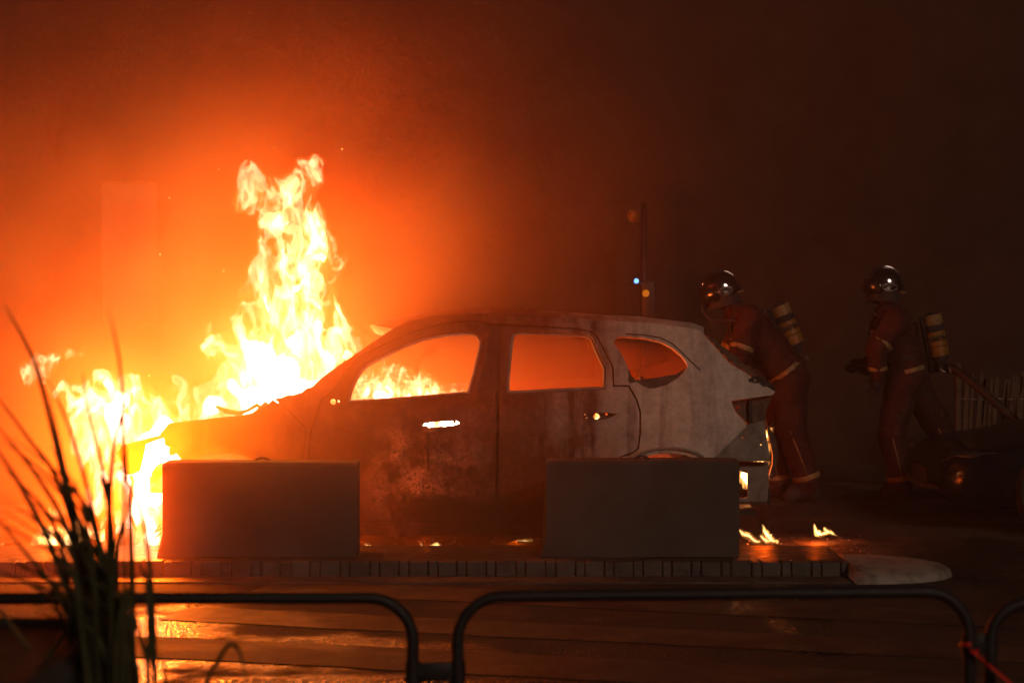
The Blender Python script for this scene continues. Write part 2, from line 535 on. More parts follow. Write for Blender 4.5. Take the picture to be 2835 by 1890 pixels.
    ls.new(xm.outputs[0], mx3.inputs['Factor']); ls.new(mx2.outputs['Result'], mx3.inputs['A'])
    ls.new(mx3.outputs['Result'], b.inputs['Base Color'])
    b.inputs['Roughness'].default_value = 0.62
    b.inputs['Specular IOR Level'].default_value = 0.4
    hb = ns.new('ShaderNodeMath'); hb.operation = 'MULTIPLY_ADD'
    ls.new(cr.outputs[0], hb.inputs[0]); ls.new(fm.outputs[0], hb.inputs[1]); ls.new(n2.outputs[0], hb.inputs[2])
    bp = ns.new('ShaderNodeBump'); bp.inputs['Strength'].default_value = 0.5; bp.inputs['Distance'].default_value = 0.006
    ls.new(hb.outputs[0], bp.inputs['Height']); ls.new(bp.outputs[0], b.inputs['Normal'])
    return m

M_BURNT = burnt_mat()
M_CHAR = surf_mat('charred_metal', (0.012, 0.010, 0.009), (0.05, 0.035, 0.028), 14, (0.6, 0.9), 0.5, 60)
M_RUST = surf_mat('rusted_steel', (0.045, 0.026, 0.018), (0.14, 0.085, 0.06), 12, (0.6, 0.85), 0.4, 70)
M_ASH = surf_mat('ash_grey_steel', (0.16, 0.13, 0.115), (0.34, 0.29, 0.26), 11, (0.6, 0.85), 0.4, 70)

YC = 0.92                                # the car's centre plane
FW, RW = (622, 1400), (1850, 1400)       # wheel centres in the photograph
FWX, RWX = P(622, 1400, 0.1).x, P(1850, 1400, 0.1).x
HUBZ = 0.31
_pz = [0.10, 0.22, 0.35, 0.50, 0.62, 0.78, 0.90, 0.98, 1.06, 1.20, 1.35, 1.47, 1.60]
_py = [0.13, 0.085, 0.045, 0.012, 0.0, 0.002, 0.018, 0.045, 0.085, 0.145, 0.215, 0.285, 0.40]

def side_y(x, z):
    y = float(np.interp(z, _pz, _py))
    if x < -1.35: y += 0.20 * ((-1.35 - x) / 0.9) ** 2
    if x > 1.10: y += 0.16 * ((x - 1.10) / 0.55) ** 2
    for wx in (FWX, RWX):
        r = math.hypot(x - wx, z - HUBZ)
        y -= 0.028 * math.exp(-((r - 0.375) / 0.035) ** 2)
    if z < 1.0:                                            # swage line and dents
        sw = 0.80 + 0.03 * x
        y -= 0.010 * math.exp(-((z - sw) / 0.03) ** 2)
        y += 0.012 * math.exp(-((z - 0.50) / 0.10) ** 2) * (1 if -1.3 < x < 0.6 else 0.3)
        y += 0.013 * mnoise.noise(Vector((x * 2.3, 0.3, z * 2.6))) + 0.004 * mnoise.noise(Vector((x * 7, 2.3, z * 6)))
        y += 0.02 * math.exp(-(((x - 0.95) / 0.16) ** 2 + ((z - 0.72) / 0.07) ** 2))   # buckle over the rear arch
    return y

def on_side(px, py, dy=0.0):
    y = 0.05
    for _ in range(6):
        p = P(px, py, y)
        y = side_y(p.x, p.z) + dy
    return P(px, py, y)

def inside(pt, poly):
    x, y = pt
    c = False
    n = len(poly)
    for i in range(n):
        x1, y1 = poly[i]; x2, y2 = poly[(i + 1) % n]
        if (y1 > y) != (y2 > y) and x < (x2 - x1) * (y - y1) / (y2 - y1) + x1: c = not c
    return c

def dens(poly, step):
    out = []
    n = len(poly)
    for i in range(n):
        a, b = Vector(poly[i]), Vector(poly[(i + 1) % n])
        k = max(1, int((b - a).length / step))
        for j in range(k): out.append(tuple(a.lerp(b, j / k)))
    return out

def ragged(poly, amp, seed=0):
    rng = random.Random(seed)
    return [(x + rng.uniform(-amp, amp), y + rng.uniform(-amp, amp)) for x, y in dens(poly, 5)]

def sheet(name, outer, holes, mat, parent, th=0.028, dy=0.0, step=20, far=False, label=None, off=None, bent=None, frame_in=0.0):
    """Pressed body panel: outline and openings in photograph pixels laid on the car's flank, with real thickness."""
    outer_d = dens(outer, 12)
    holes_d = [dens(h, 9) for h in holes]
    pts = []; edges = []
    for loop in [outer_d] + holes_d:
        s0 = len(pts)
        pts += [Vector(p) for p in loop]
        edges += [(s0 + i, s0 + (i + 1) % len(loop)) for i in range(len(loop))]
    xs_ = [p[0] for p in outer_d]; ys_ = [p[1] for p in outer_d]
    y = min(ys_) + step * 0.5
    row = 0
    while y < max(ys_):
        x = min(xs_) + step * (0.5 if row % 2 else 0.0)
        while x < max(xs_):
            if inside((x, y), outer) and not any(inside((x, y), h) for h in holes):
                pts.append(Vector((x, y)))
            x += step
        y += step * 0.87; row += 1
    v2, e2, f2, _a, _b, _c = delaunay_2d_cdt(pts, edges, [], 0, 1e-4)
    def keep(f):
        c_ = (sum(v2[i].x for i in f) / len(f), sum(v2[i].y for i in f) / len(f))
        return inside(c_, outer_d) and not any(inside(c_, h) for h in holes_d)
    f2 = [f for f in f2 if keep(f)]
    used = sorted({i for f in f2 for i in f})
    rm = {o__: k for k, o__ in enumerate(used)}
    v2 = [v2[i] for i in used]
    f2 = [tuple(rm[i] for i in f) for f in f2]
    base = []
    for p in v2:
        w = on_side(p.x, p.y, dy)
        if frame_in and w.z > .97: w = on_side(p.x, p.y, dy + frame_in * min(1, (w.z - .97) / .05))
        if bent is not None: w = bent(w)
        base.append(w)
    n = len(base)
    vf = [tuple(w) for w in base]
    vb = [(w.x, w.y + th, w.z - (0.3 * th if w.z > 1.2 else 0)) for w in base]
    cnt = {}
    faces = [tuple(f) for f in f2]
    for f in faces:
        for i in range(len(f)):
            a, b = f[i], f[(i + 1) % len(f)]
            cnt[(a, b)] = cnt.get((a, b), 0) + 1
    allf = list(faces) + [tuple(n + i for i in reversed(f)) for f in faces]
    for (a, b) in cnt:
        if (b, a) not in cnt: allf.append((b, a, n + a, n + b))
    V = vf + vb
    if far: V = [(x, 2 * YC - y, z) for x, y, z in V]
    bm = MB().poly(V, allf)
    o = bm.build(name, mat, parent, smooth='auto')
    if label: o['label'] = label
    return o

def C(pts, ox, oy, s=600 / 2352):
    return [(ox + u * s, oy + v * s) for u, v in pts]

WIN_F = C([(255, 1148), (290, 1010), (340, 900), (400, 805), (470, 742), (650, 650), (850, 550), (1050, 472), (1300, 425), (1560, 405), (1640, 425), (1682, 485), (1680, 540), (1620, 800), (1550, 1048), (1150, 1083), (750, 1115)], 900, 820)
WIN_R = C([(105, 1038), (105, 940), (125, 700), (150, 480), (168, 420), (215, 398), (500, 405), (850, 420), (955, 432), (1010, 470), (1060, 600), (1120, 720), (1150, 800), (1145, 995), (600, 1018), (160, 1040)], 1380, 820)
WIN_Q = C([(1255, 500), (1275, 458), (1330, 437), (1550, 450), (1750, 490), (1870, 550), (1980, 640), (2045, 725), (2045, 775), (1930, 845), (1700, 885), (1490, 910), (1450, 870), (1400, 760), (1330, 610), (1270, 540)], 1380, 820)
HANDLE_F = C([(1060, 1402), (1075, 1378), (1108, 1372), (1118, 1392), (1130, 1365), (1388, 1350), (1394, 1382), (1416, 1376), (1420, 1345), (1455, 1365), (1460, 1382), (1410, 1400), (1380, 1408), (1320, 1410), (1300, 1420), (1245, 1412), (1235, 1424), (1180, 1422), (1120, 1430), (1108, 1412), (1065, 1412)], 900, 820)
def disc(cx, cy_, r, n=14): return [(cx + r * math.cos(2 * PI * i / n), cy_ + r * math.sin(2 * PI * i / n)) for i in range(n)]
HANDLE_R = C([(918, 1305), (935, 1275), (965, 1290), (1000, 1265), (1180, 1262), (1230, 1270), (1300, 1275), (1250, 1300), (1180, 1330), (1080, 1348), (1010, 1338), (950, 1325)], 1380, 820)

DOOR_F = [(893, 1104), (915, 1090), (940, 1058), (968, 1015), (1000, 985), (1055, 960), (1108, 935), (1165, 913), (1230, 897), (1300, 890), (1345, 891), (1356, 905), (1353, 950), (1336, 1020), (1319, 1084), (1371, 1082), (1372, 1300), (1366, 1440), (866, 1440), (850, 1300), (864, 1190)]
DOOR_R = [(1386, 904), (1460, 904), (1533, 908), (1590, 912), (1635, 919), (1650, 930), (1673, 973), (1694, 1014), (1697, 1070), (1739, 1070), (1760, 1106), (1770, 1139), (1770, 1200), (1765, 1238), (1752, 1251), (1718, 1262), (1694, 1300), (1678, 1360), (1672, 1440), (1378, 1440), (1381, 1250), (1384, 1084)]
def arch(c, r, a0, a1, n=18):
    return [(c[0] + r[0] * math.cos(math.radians(a0 + (a1 - a0) * i / n)), c[1] - r[1] * math.sin(math.radians(a0 + (a1 - a0) * i / n))) for i in range(n + 1)]
SIDE = [(757, 1104), (795, 1097), (834, 1087), (848, 1075), (861, 1072), (885, 1050), (910, 1031), (964, 993), (1002, 968), (1040, 942), (1068, 922), (1092, 907), (1130, 889), (1193, 875), (1300, 868), (1410, 867), (1482, 872), (1584, 880), (1686, 888), (1788, 893), (1826, 896), (1865, 902), (1928, 911), (1946, 921), (1957, 936), (1979, 960), (2020, 1006), (2065, 1032), (2090, 1050), (2132, 1073), (2146, 1084), (2140, 1093), (2024, 1109), (2036, 1140), (2062, 1168), (2066, 1181), (1982, 1262)]
SIDE += arch(RW, (168, 146), 56, 172) + [(1683, 1385), (1676, 1482), (846, 1482), (836, 1300), (850, 1186), (800, 1134)]
def grow(poly, d):
    cx = sum(p[0] for p in poly) / len(poly); cy_ = sum(p[1] for p in poly) / len(poly)
    out = []
    n = len(poly)
    ar = sum(poly[i][0] * poly[(i + 1) % n][1] - poly[(i + 1) % n][0] * poly[i][1] for i in range(n))
    sg = 1 if ar > 0 else -1
    for i in range(n):
        a, b, c_ = Vector(poly[i - 1]), Vector(poly[i]), Vector(poly[(i + 1) % n])
        t = ((b - a).normalized() + (c_ - b).normalized())
        if t.length < 1e-6: t = c_ - b
        t.normalize()
        out.append((b.x + sg * t.y * d, b.y - sg * t.x * d))
    return out
APERT = grow([(893, 1104), (915, 1090), (940, 1058), (968, 1015), (1000, 985), (1055, 960), (1108, 935), (1165, 913), (1230, 897), (1300, 890), (1386, 897), (1460, 902), (1533, 906), (1590, 910), (1635, 917), (1652, 930), (1675, 973), (1696, 1014), (1699, 1068), (1741, 1068), (1762, 1106), (1772, 1139), (1772, 1200), (1767, 1240), (1752, 1253), (1718, 1264), (1696, 1300), (1680, 1360), (1674, 1440), (866, 1440), (850, 1300), (864, 1190)], 3.0)
FENDER = [(442, 1201), (468, 1171), (568, 1160), (674, 1148), (704, 1141), (729, 1130), (754, 1106), (798, 1135.5), (848, 1187), (834, 1300), (844, 1478), (795, 1478)] + arch(FW, (168, 146), 4, 138) + [(506, 1277), (488, 1253), (477, 1261), (467, 1257), (469, 1237), (457, 1233), (455, 1217)]

car_root = empty('burning_car', (P(1300, 1545, 0).x, YC, 0.0))
setp(car_root, 'burnt out five door car with empty windows, flames pouring from its engine bay', 'car')
CRES = C([(1255, 500), (1275, 458), (1330, 437), (1550, 450), (1750, 490), (1870, 550), (1980, 640), (2045, 725), (2050, 780), (1960, 880), (1830, 962), (1700, 1000), (1640, 1003), (1560, 970), (1500, 930), (1440, 945), (1408, 925), (1412, 800), (1400, 760), (1330, 610), (1270, 540)], 1380, 820)
for far in (False, True):
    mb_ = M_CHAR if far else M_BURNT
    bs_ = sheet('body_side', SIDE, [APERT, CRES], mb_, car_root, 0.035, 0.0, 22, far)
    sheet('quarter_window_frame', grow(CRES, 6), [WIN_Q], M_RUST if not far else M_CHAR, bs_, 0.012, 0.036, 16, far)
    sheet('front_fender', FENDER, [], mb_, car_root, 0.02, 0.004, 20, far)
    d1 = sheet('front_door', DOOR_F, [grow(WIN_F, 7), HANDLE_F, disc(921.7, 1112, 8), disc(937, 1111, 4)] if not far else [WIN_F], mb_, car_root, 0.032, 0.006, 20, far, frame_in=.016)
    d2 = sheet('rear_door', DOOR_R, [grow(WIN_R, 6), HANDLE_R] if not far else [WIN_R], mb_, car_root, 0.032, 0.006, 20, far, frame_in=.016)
    if not far:
        sheet('window_frame', grow(WIN_F, 11), [WIN_F], M_RUST, d1, 0.014, 0.052, 16)
        sheet('window_frame', grow(WIN_R, 10), [WIN_R], M_RUST, d2, 0.014, 0.052, 16)
        # pressed lip over the rear wheel arch and the drip channel round the quarter window
        MB().tube([on_side(x, y, -.002) for x, y in arch(RW, (186, 160), 58, 158)], .011, 6).build('arch_lip', M_ASH, bs_, smooth=True)
        MB().tube([on_side(x, y, .003) for x, y in C([(1380, 412), (1560, 420), (1750, 450), (1880, 512), (1990, 612), (2100, 722), (2175, 790), (2195, 800)], 1380, 820)], .006, 6).build('drip_channel', M_CHAR, bs_, smooth=True)
        # jagged remains of the window seals along the belt line and inside the frames
        rg = random.Random(3)
        seal = [(966, 1115)] + [(966 + i * 6.6, 1113 - i * 0.50 + rg.uniform(-2.2, 1.0) * (1 if i > 26 else .4)) for i in range(1, 51)] + [(1298, 1094), (966, 1120)]
        sheet('window_seal', seal, [], M_CHAR, d1, 0.02, 0.0, 30)
        # lock plate behind the rear handle opening, pierced by the lock bore
        sheet('handle_plate', grow(HANDLE_R, 4), [disc(1651, 1152, 8.3), disc(1620, 1147, 2.6), disc(1679, 1146, 3.2), disc(1624, 1157, 2.2)], M_RUST, d2, 0.008, 0.05, 12)
        # hanging latch rod on the front door
        rod = [(1180, 1195), (1190, 1195), (1192, 1222), (1188, 1248), (1190, 1299), (1183, 1299), (1181, 1250), (1173, 1232), (1183, 1222)]
        sheet('latch_rod', rod, [], M_CHAR, d1, 0.008, -0.012, 12)
# inner sheets added behind the seams to block the fire's light
for far in (False, True):
    sheet('inner_panel', [(735, 1128), (800, 1104), (870, 1090), (880, 1112), (870, 1470), (800, 1470), (795, 1300)], [], M_CHAR, car_root, 0.012, 0.05, 26, far)
    for dr in (DOOR_F, DOOR_R):
        sheet('seam_light_block', grow(dr, 9), [grow(dr, -5)], M_CHAR, car_root, 0.010, 0.048, 40, far)
# pillars between the doors, set back
for far in (False, True):
    sheet('door_pillar', [(1350, 897), (1392, 899), (1392, 1090), (1388, 1440), (1356, 1440), (1352, 1100), (1322, 1090)], [], M_CHAR, car_root, 0.06, 0.05, 24, far)

# folded inner edges of the window frames
def frame_lip(win, name, parent, d):
    pts = [on_side(x, y, 0.062) for x, y in dens(grow(win, 1.0), 14)]
    return MB().tube(pts + [pts[0]], 0.013, 6, caps=False).build(name, M_ASH, parent, smooth=True)
frame_lip(WIN_F, 'frame_lip', car_root, 0)
frame_lip(WIN_R, 'frame_lip', car_root, 0)

# roof skin, crowned, header bowed forward
rail = [(1092, 907), (1130, 889), (1193, 875), (1300, 868), (1410, 867), (1482, 872), (1584, 880), (1686, 888), (1788, 893), (1865, 902), (1928, 911), (1946, 921)]
rp = [on_side(x, y, 0.004) for x, y in rail]
rp = [rp[0].lerp(rp[1], t) for t in (0, .5)] + rp[1:]
NY = 20
rows = []
for i, a in enumerate(rp):
    row = []
    for j in range(NY + 1):
        t = j / NY
        y = a.y + (2 * YC - 2 * a.y) * t
        k = 4 * t * (1 - t)
        fr_ = max(0.0, 1 - i / 4.0); bk = max(0.0, 1 - (len(rp) - 1 - i) / 3.0)
        row.append(Vector((a.x - 0.20 * k ** 0.8 * fr_ + 0.05 * k * bk, y, a.z + 0.042 * k ** 0.7 * (1 - 0.35 * fr_) - 0.01 + 0.004 * mnoise.noise(Vector((a.x * 3, y * 3, 1)))))
        )
    rows.append(row)
nr = len(rows)
v = [p for r_ in rows for p in r_] + [p - Vector((0, 0, 0.022)) for r_ in rows for p in r_]
f = []
o_ = nr * (NY + 1)
for i in range(nr - 1):
    for j in range(NY):
        q = (i * (NY + 1) + j, i * (NY + 1) + j + 1, (i + 1) * (NY + 1) + j + 1, (i + 1) * (NY + 1) + j)
        f.append(q); f.append(tuple(o_ + t for t in reversed(q)))
for j in range(NY):
    f.append((j + 1, j, o_ + j, o_ + j + 1)); b0 = (nr - 1) * (NY + 1)
    f.append((b0 + j, b0 + j + 1, o_ + b0 + j + 1, o_ + b0 + j))
for i in range(nr - 1):
    for j in (0, NY):
        a, b = i * (NY + 1) + j, (i + 1) * (NY + 1) + j
        f.append((a, b, o_ + b, o_ + a))
roof = MB().poly(v, f).build('roof', M_BURNT, car_root, smooth='auto')
# windscreen header under the bow
hd = [r_ for r_ in rows[0]]
MB().tube([p + Vector((0.045, 0, -0.035)) for p in hd], 0.03, 6).build('windscreen_header', M_ASH, roof, smooth=True)
for xs_ in (1400, 1690):
    c0 = on_side(xs_, 885, 0.03)
    MB().tube([(c0.x, c0.y + (2 * YC - 2 * c0.y) * t, c0.z - 0.045 + 0.05 * (4 * t * (1 - t)) ** .7) for t in [i / 12 for i in range(13)]], 0.02, 6).build('roof_bow', M_CHAR, roof, smooth=True)

# floor pan, firewall, sills, cross members
xF, xR = P(770, 1300, .2).x, P(2090, 1300, .2).x
MB().box(((xF + xR) / 2, YC, 0.27), (xR - xF, 1.62, 0.03)).build('floor_pan', M_CHAR, car_root)
MB().box((xF, YC, 0.60), (0.03, 1.56, 0.68)).build('firewall', M_CHAR, car_root)
for s_ in (-1, 1):
    MB().box((P(1260, 1300, .1).x, YC + s_ * 0.74, 0.22), (1.9, 0.10, 0.12), None, 0.01).build('sill_beam', M_CHAR, car_root)
    MB().box((xF - 0.42, YC + s_ * 0.46, 0.42), (0.9, 0.07, 0.11), None, 0.008).build('chassis_rail', M_CHAR, car_root)
# cowl, bent wiper linkage, strut towers, engine lump, dashboard beam
cw = P(800, 1100, 0.3)
MB().tube([(cw.x - .02, 0.16 + i * 0.152, cw.z - 0.03 + 0.02 * math.sin(i * .9)) for i in range(11)], 0.035, 6, flat=.6).build('cowl', M_CHAR, car_root, smooth=True)
wl = [Q(497, 933, .55), Q(520, 944, .5), Q(548, 949, .45), Q(570, 942, .4), Q(590, 930, .35), Q(604, 938, .3)]
MB().tube(wl, [.012, .03, .026, .018, .02, .014], 7, flat=.6).build('wiper_linkage', M_CHAR, car_root, smooth=True)
MB().tube([Q(572, 960, .3), Q(590, 945, .3), Q(612, 925, .25)], .014, 6).build('bonnet_hinge', M_CHAR, car_root, smooth=True)
MB().box((FWX + .05, YC, 0.52), (0.62, 0.70, 0.36), None, 0.06, 2).build('engine', M_CHAR, car_root)
MB().tube([(xF + .28, 0.2 + i * 0.16, 0.82 + 0.015 * math.sin(i * 2)) for i in range(10)], 0.03, 8).build('dashboard_beam', M_CHAR, car_root, smooth=True)

# seats burnt to their frames
def seat_frame(x, y, w, rear=False):
    s_ = empty('seat_frame', (x, y, 0.29))
    s_.parent = car_root
    s_.matrix_parent_inverse = parent_world(car_root).inverted()
    fr_ = [(x - .25, y - w / 2, .45), (x + .05, y - w / 2, .42), (x + .16, y - w / 2, .72), (x + .22, y - w / 2, .93), (x + .23, y - w / 4, .97), (x + .23, y + w / 4, .97), (x + .22, y + w / 2, .93), (x + .16, y + w / 2, .72), (x + .05, y + w / 2, .42), (x - .25, y + w / 2, .45)]
    MB().tube(fr_, 0.016, 7).build('seat_hoop', M_CHAR, s_, smooth=True)
    for k in range(4):
        zz_ = .5 + k * .1
        MB().tube([(x + .09 + k * .03, y - w / 2, zz_), (x + .12 + k * .03, y, zz_), (x + .09 + k * .03, y + w / 2, zz_)], .006, 5).build('seat_spring', M_CHAR, s_)
    for yy_ in ((y,) if not rear else (y - .3, y + .3)):
        hp = [(x + .235, yy_ - .07, .96), (x + .25, yy_ - .075, 1.06), (x + .255, yy_ - .04, 1.11), (x + .255, yy_ + .04, 1.11), (x + .25, yy_ + .075, 1.06), (x + .235, yy_ + .07, .96)]
        MB().tube(hp, .009, 6).build('headrest_hoop', M_CHAR, s_, smooth=True)
    for yy_ in (y - w / 2, y + w / 2):
        MB().tube([(x - .2, yy_, .29), (x - .2, yy_, .45)], .014, 6).build('seat_leg', M_CHAR, s_)
seat_frame(P(1230, 1200, .5).x, YC - .38, .46)
seat_frame(P(1230, 1200, .5).x, YC + .38, .46)
seat_frame(P(1665, 1200, .9).x, YC, 1.15, True)

# rear: lamp housing, bumper corner, bracket, torn tailgate edge
LAMP = [(2024, 1112), (2138, 1096), (2122, 1130), (2119, 1166), (2090, 1178), (2066, 1168), (2038, 1140)]
lamp = sheet('tail_lamp_housing', LAMP, [disc(2043, 1127, 6)], M_RUST, car_root, 0.02, 0.075, 14)
sheet('lamp_bracket', [(2072, 1112), (2082, 1110), (2084, 1172), (2076, 1168)], [], M_CHAR, lamp, 0.05, 0.03, 12)
sheet('bumper_corner', [(2062, 1176), (2116, 1164), (2121, 1200), (2127, 1235), (2133, 1272), (1972, 1271), (1976, 1263)], [disc(2055, 1211, 3.4), disc(2065, 1203, 1.8), disc(2107, 1231, 1.8)], M_ASH, car_root, 0.014, 0.02, 16)
sheet('bumper_edge', [(1975, 1268), (2133, 1271), (2133, 1277), (1975, 1275)], [], M_ASH, car_root, 0.08, 0.0, 14)
sheet('bumper_bracket', ragged([(2030, 1278), (2127, 1278), (2130, 1390), (2030, 1391)], .8, 4), [[(2040, 1303), (2069, 1302), (2070, 1377), (2040, 1378)]], M_ASH, car_root, 0.012, 0.10, 14)
sheet('bumper_bracket_foot', [(2030, 1390), (2128, 1389), (2128, 1394), (2030, 1395)], [], M_RUST, car_root, 0.12, 0.06, 14)
sheet('tailgate_edge', [(2121, 1163), (2128, 1178), (2138, 1196), (2149, 1218), (2154, 1248), (2151, 1278), (2143, 1305), (2135, 1330), (2129, 1320), (2139, 1285), (2140, 1262), (2136, 1235), (2131, 1215), (2126, 1190)], [], M_RUST, car_root, 0.05, 0.12, 10)
sheet('torn_trim', ragged([(1950, 922), (1975, 940), (2010, 965), (2052, 1000), (2098, 1040), (2086, 1044), (2060, 1024), (2020, 1000), (1980, 957), (1960, 936)], 3, 9), [], M_RUST, car_root, 0.03, 0.06, 12)
sheet('hatch_hinge_stub', ragged([(2072, 1048), (2100, 1040), (2140, 1062), (2148, 1082), (2120, 1072), (2096, 1060), (2076, 1058)], 2, 8), [], M_CHAR, car_root, 0.06, 0.0, 10)
MB().tube([(xR - .04, 0.25 + i * .149, .55 + .02 * math.sin(i)) for i in range(10)], .06, 8, flat=.7).build('bumper_beam', M_CHAR, car_root, smooth=True)
MB().box((xR - 0.02, YC, 0.70), (0.03, 1.25, 0.34), None, .01).build('rear_panel', M_CHAR, car_root)
MB().tube([Q(1766, 1120, .3), Q(1768, 1160, .3), Q(1765, 1190, .33), Q(1775, 1205, .33), Q(1770, 1225, .35)], .007, 5).build('hanging_wire', M_CHAR, car_root, smooth=True)

# front: charred bumper remains hanging in the flames
MB().poly(*(lambda A, B: ([tuple(p) for p in A + B], [tuple(range(len(A))), tuple(reversed(range(len(A), 2 * len(A))))] + [(i, i + len(A), (i + 1) % len(A) + len(A), (i + 1) % len(A)) for i in range(len(A))]))(
    [Q(x, y, .22) for x, y in ((268, 1040), (282, 1022), (318, 1012), (345, 1004), (372, 998), (374, 1006), (350, 1014), (336, 1020), (330, 1050), (322, 1082), (300, 1090), (288, 1088), (280, 1060))],
    [Q(x, y, .34) for x, y in ((268, 1040), (282, 1022), (318, 1012), (345, 1004), (372, 998), (374, 1006), (350, 1014), (336, 1020), (330, 1050), (322, 1082), (300, 1090), (288, 1088), (280, 1060))])).build('bumper_remains', M_CHAR, car_root)
MB().tube([Q(300, 1092, .3), Q(306, 1105, .3), Q(300, 1140, .3), Q(304, 1180, .3)], .012, 6).build('hanging_strip', M_CHAR, car_root, smooth=True)
MB().tube([(P(445, 1260, .4).x, .25 + i * .149, .50 + .03 * math.sin(i * 1.3)) for i in range(10)], .035, 7).build('front_cross_member', M_CHAR, car_root, smooth=True)

# wheels: bare rims with shreds of tyre wire
def wheel(wx, y, s_):
    w = empty('wheel', (wx, y, HUBZ))
    w.parent = car_root
    w.matrix_parent_inverse = parent_world(car_root).inverted()
    MB().lathe([(.20, -.09), (.245, -.09), (.245, -.075), (.225, -.06), (.225, .06), (.245, .075), (.245, .09), (.20, .09)], (wx, y, HUBZ), 'Y', 28).build('rim', M_ASH, w, smooth='auto')
    sp = MB()
    for k in range(5):
        a = 2 * PI * k / 5
        sp.box((wx + .12 * math.cos(a), y + s_ * .055, HUBZ + .12 * math.sin(a)), (.20, .03, .045), Matrix.Rotation(-a, 4, 'Y'), .006)
    sp.lathe([(.0, -.02), (.06, -.02), (.06, .03), (.0, .03)], (wx, y + s_ * .05, HUBZ), 'Y', 16)
    sp.build('spokes', M_ASH, w)
    ty = MB().lathe([(.236, -.085), (.30, -.075), (.308, 0), (.30, .075), (.236, .085)], (wx, y, HUBZ), 'Y', 28).build('tyre_remains', M_CHAR, w, smooth='auto')
for wx in (FWX, RWX):
    wheel(wx, 0.16, -1); wheel(wx, 2 * YC - 0.16, 1)
# ------------------------------------------------------------------ fire
def perlin(x, y, z, seed):
    rng = np.random.RandomState(seed)
    perm = np.concatenate([rng.permutation(256)] * 3).astype(np.int32)
    g = rng.normal(size=(256, 3)).astype(np.float32)
    g /= np.linalg.norm(g, axis=1, keepdims=True)
    xi, yi, zi = np.floor(x).astype(np.int32), np.floor(y).astype(np.int32), np.floor(z).astype(np.int32)
    xf, yf, zf = (x - xi).astype(np.float32), (y - yi).astype(np.float32), (z - zi).astype(np.float32)
    u, v, w = (t * t * t * (t * (t * 6 - 15) + 10) for t in (xf, yf, zf))
    xi &= 255; yi &= 255; zi &= 255
    def corner(a, b, c):
        h = perm[perm[perm[(xi + a) & 255] + ((yi + b) & 255)] + ((zi + c) & 255)]
        gg = g[h]
        return gg[..., 0] * (xf - a) + gg[..., 1] * (yf - b) + gg[..., 2] * (zf - c)
    x00 = corner(0, 0, 0) * (1 - u) + corner(1, 0, 0) * u
    x10 = corner(0, 1, 0) * (1 - u) + corner(1, 1, 0) * u
    x01 = corner(0, 0, 1) * (1 - u) + corner(1, 0, 1) * u
    x11 = corner(0, 1, 1) * (1 - u) + corner(1, 1, 1) * u
    return (x00 * (1 - v) + x10 * v) * (1 - w) + (x01 * (1 - v) + x11 * v) * w

FLAME_COL = (1.0, 0.42, 0.105)
M_FLAME = [flame_mat('flame_fringe', (1.0, 0.26, 0.035), 3.6, 0.002),
           flame_mat('flame_inner', (1.0, 0.56, 0.22), 27.0, 0.01),
           flame_mat('flame_core', (1.0, 0.72, 0.38), 70.0, 0.01)]

M_FLAME_SMALL = [flame_mat('small_flame_fringe', (1.0, 0.36, 0.07), 9.0, 0.01),
                 flame_mat('small_flame_front', (1.0, 0.46, 0.10), 80.0, 0.04),
                 flame_mat('small_flame_core', (1.0, 0.60, 0.20), 160.0, 0.04)]

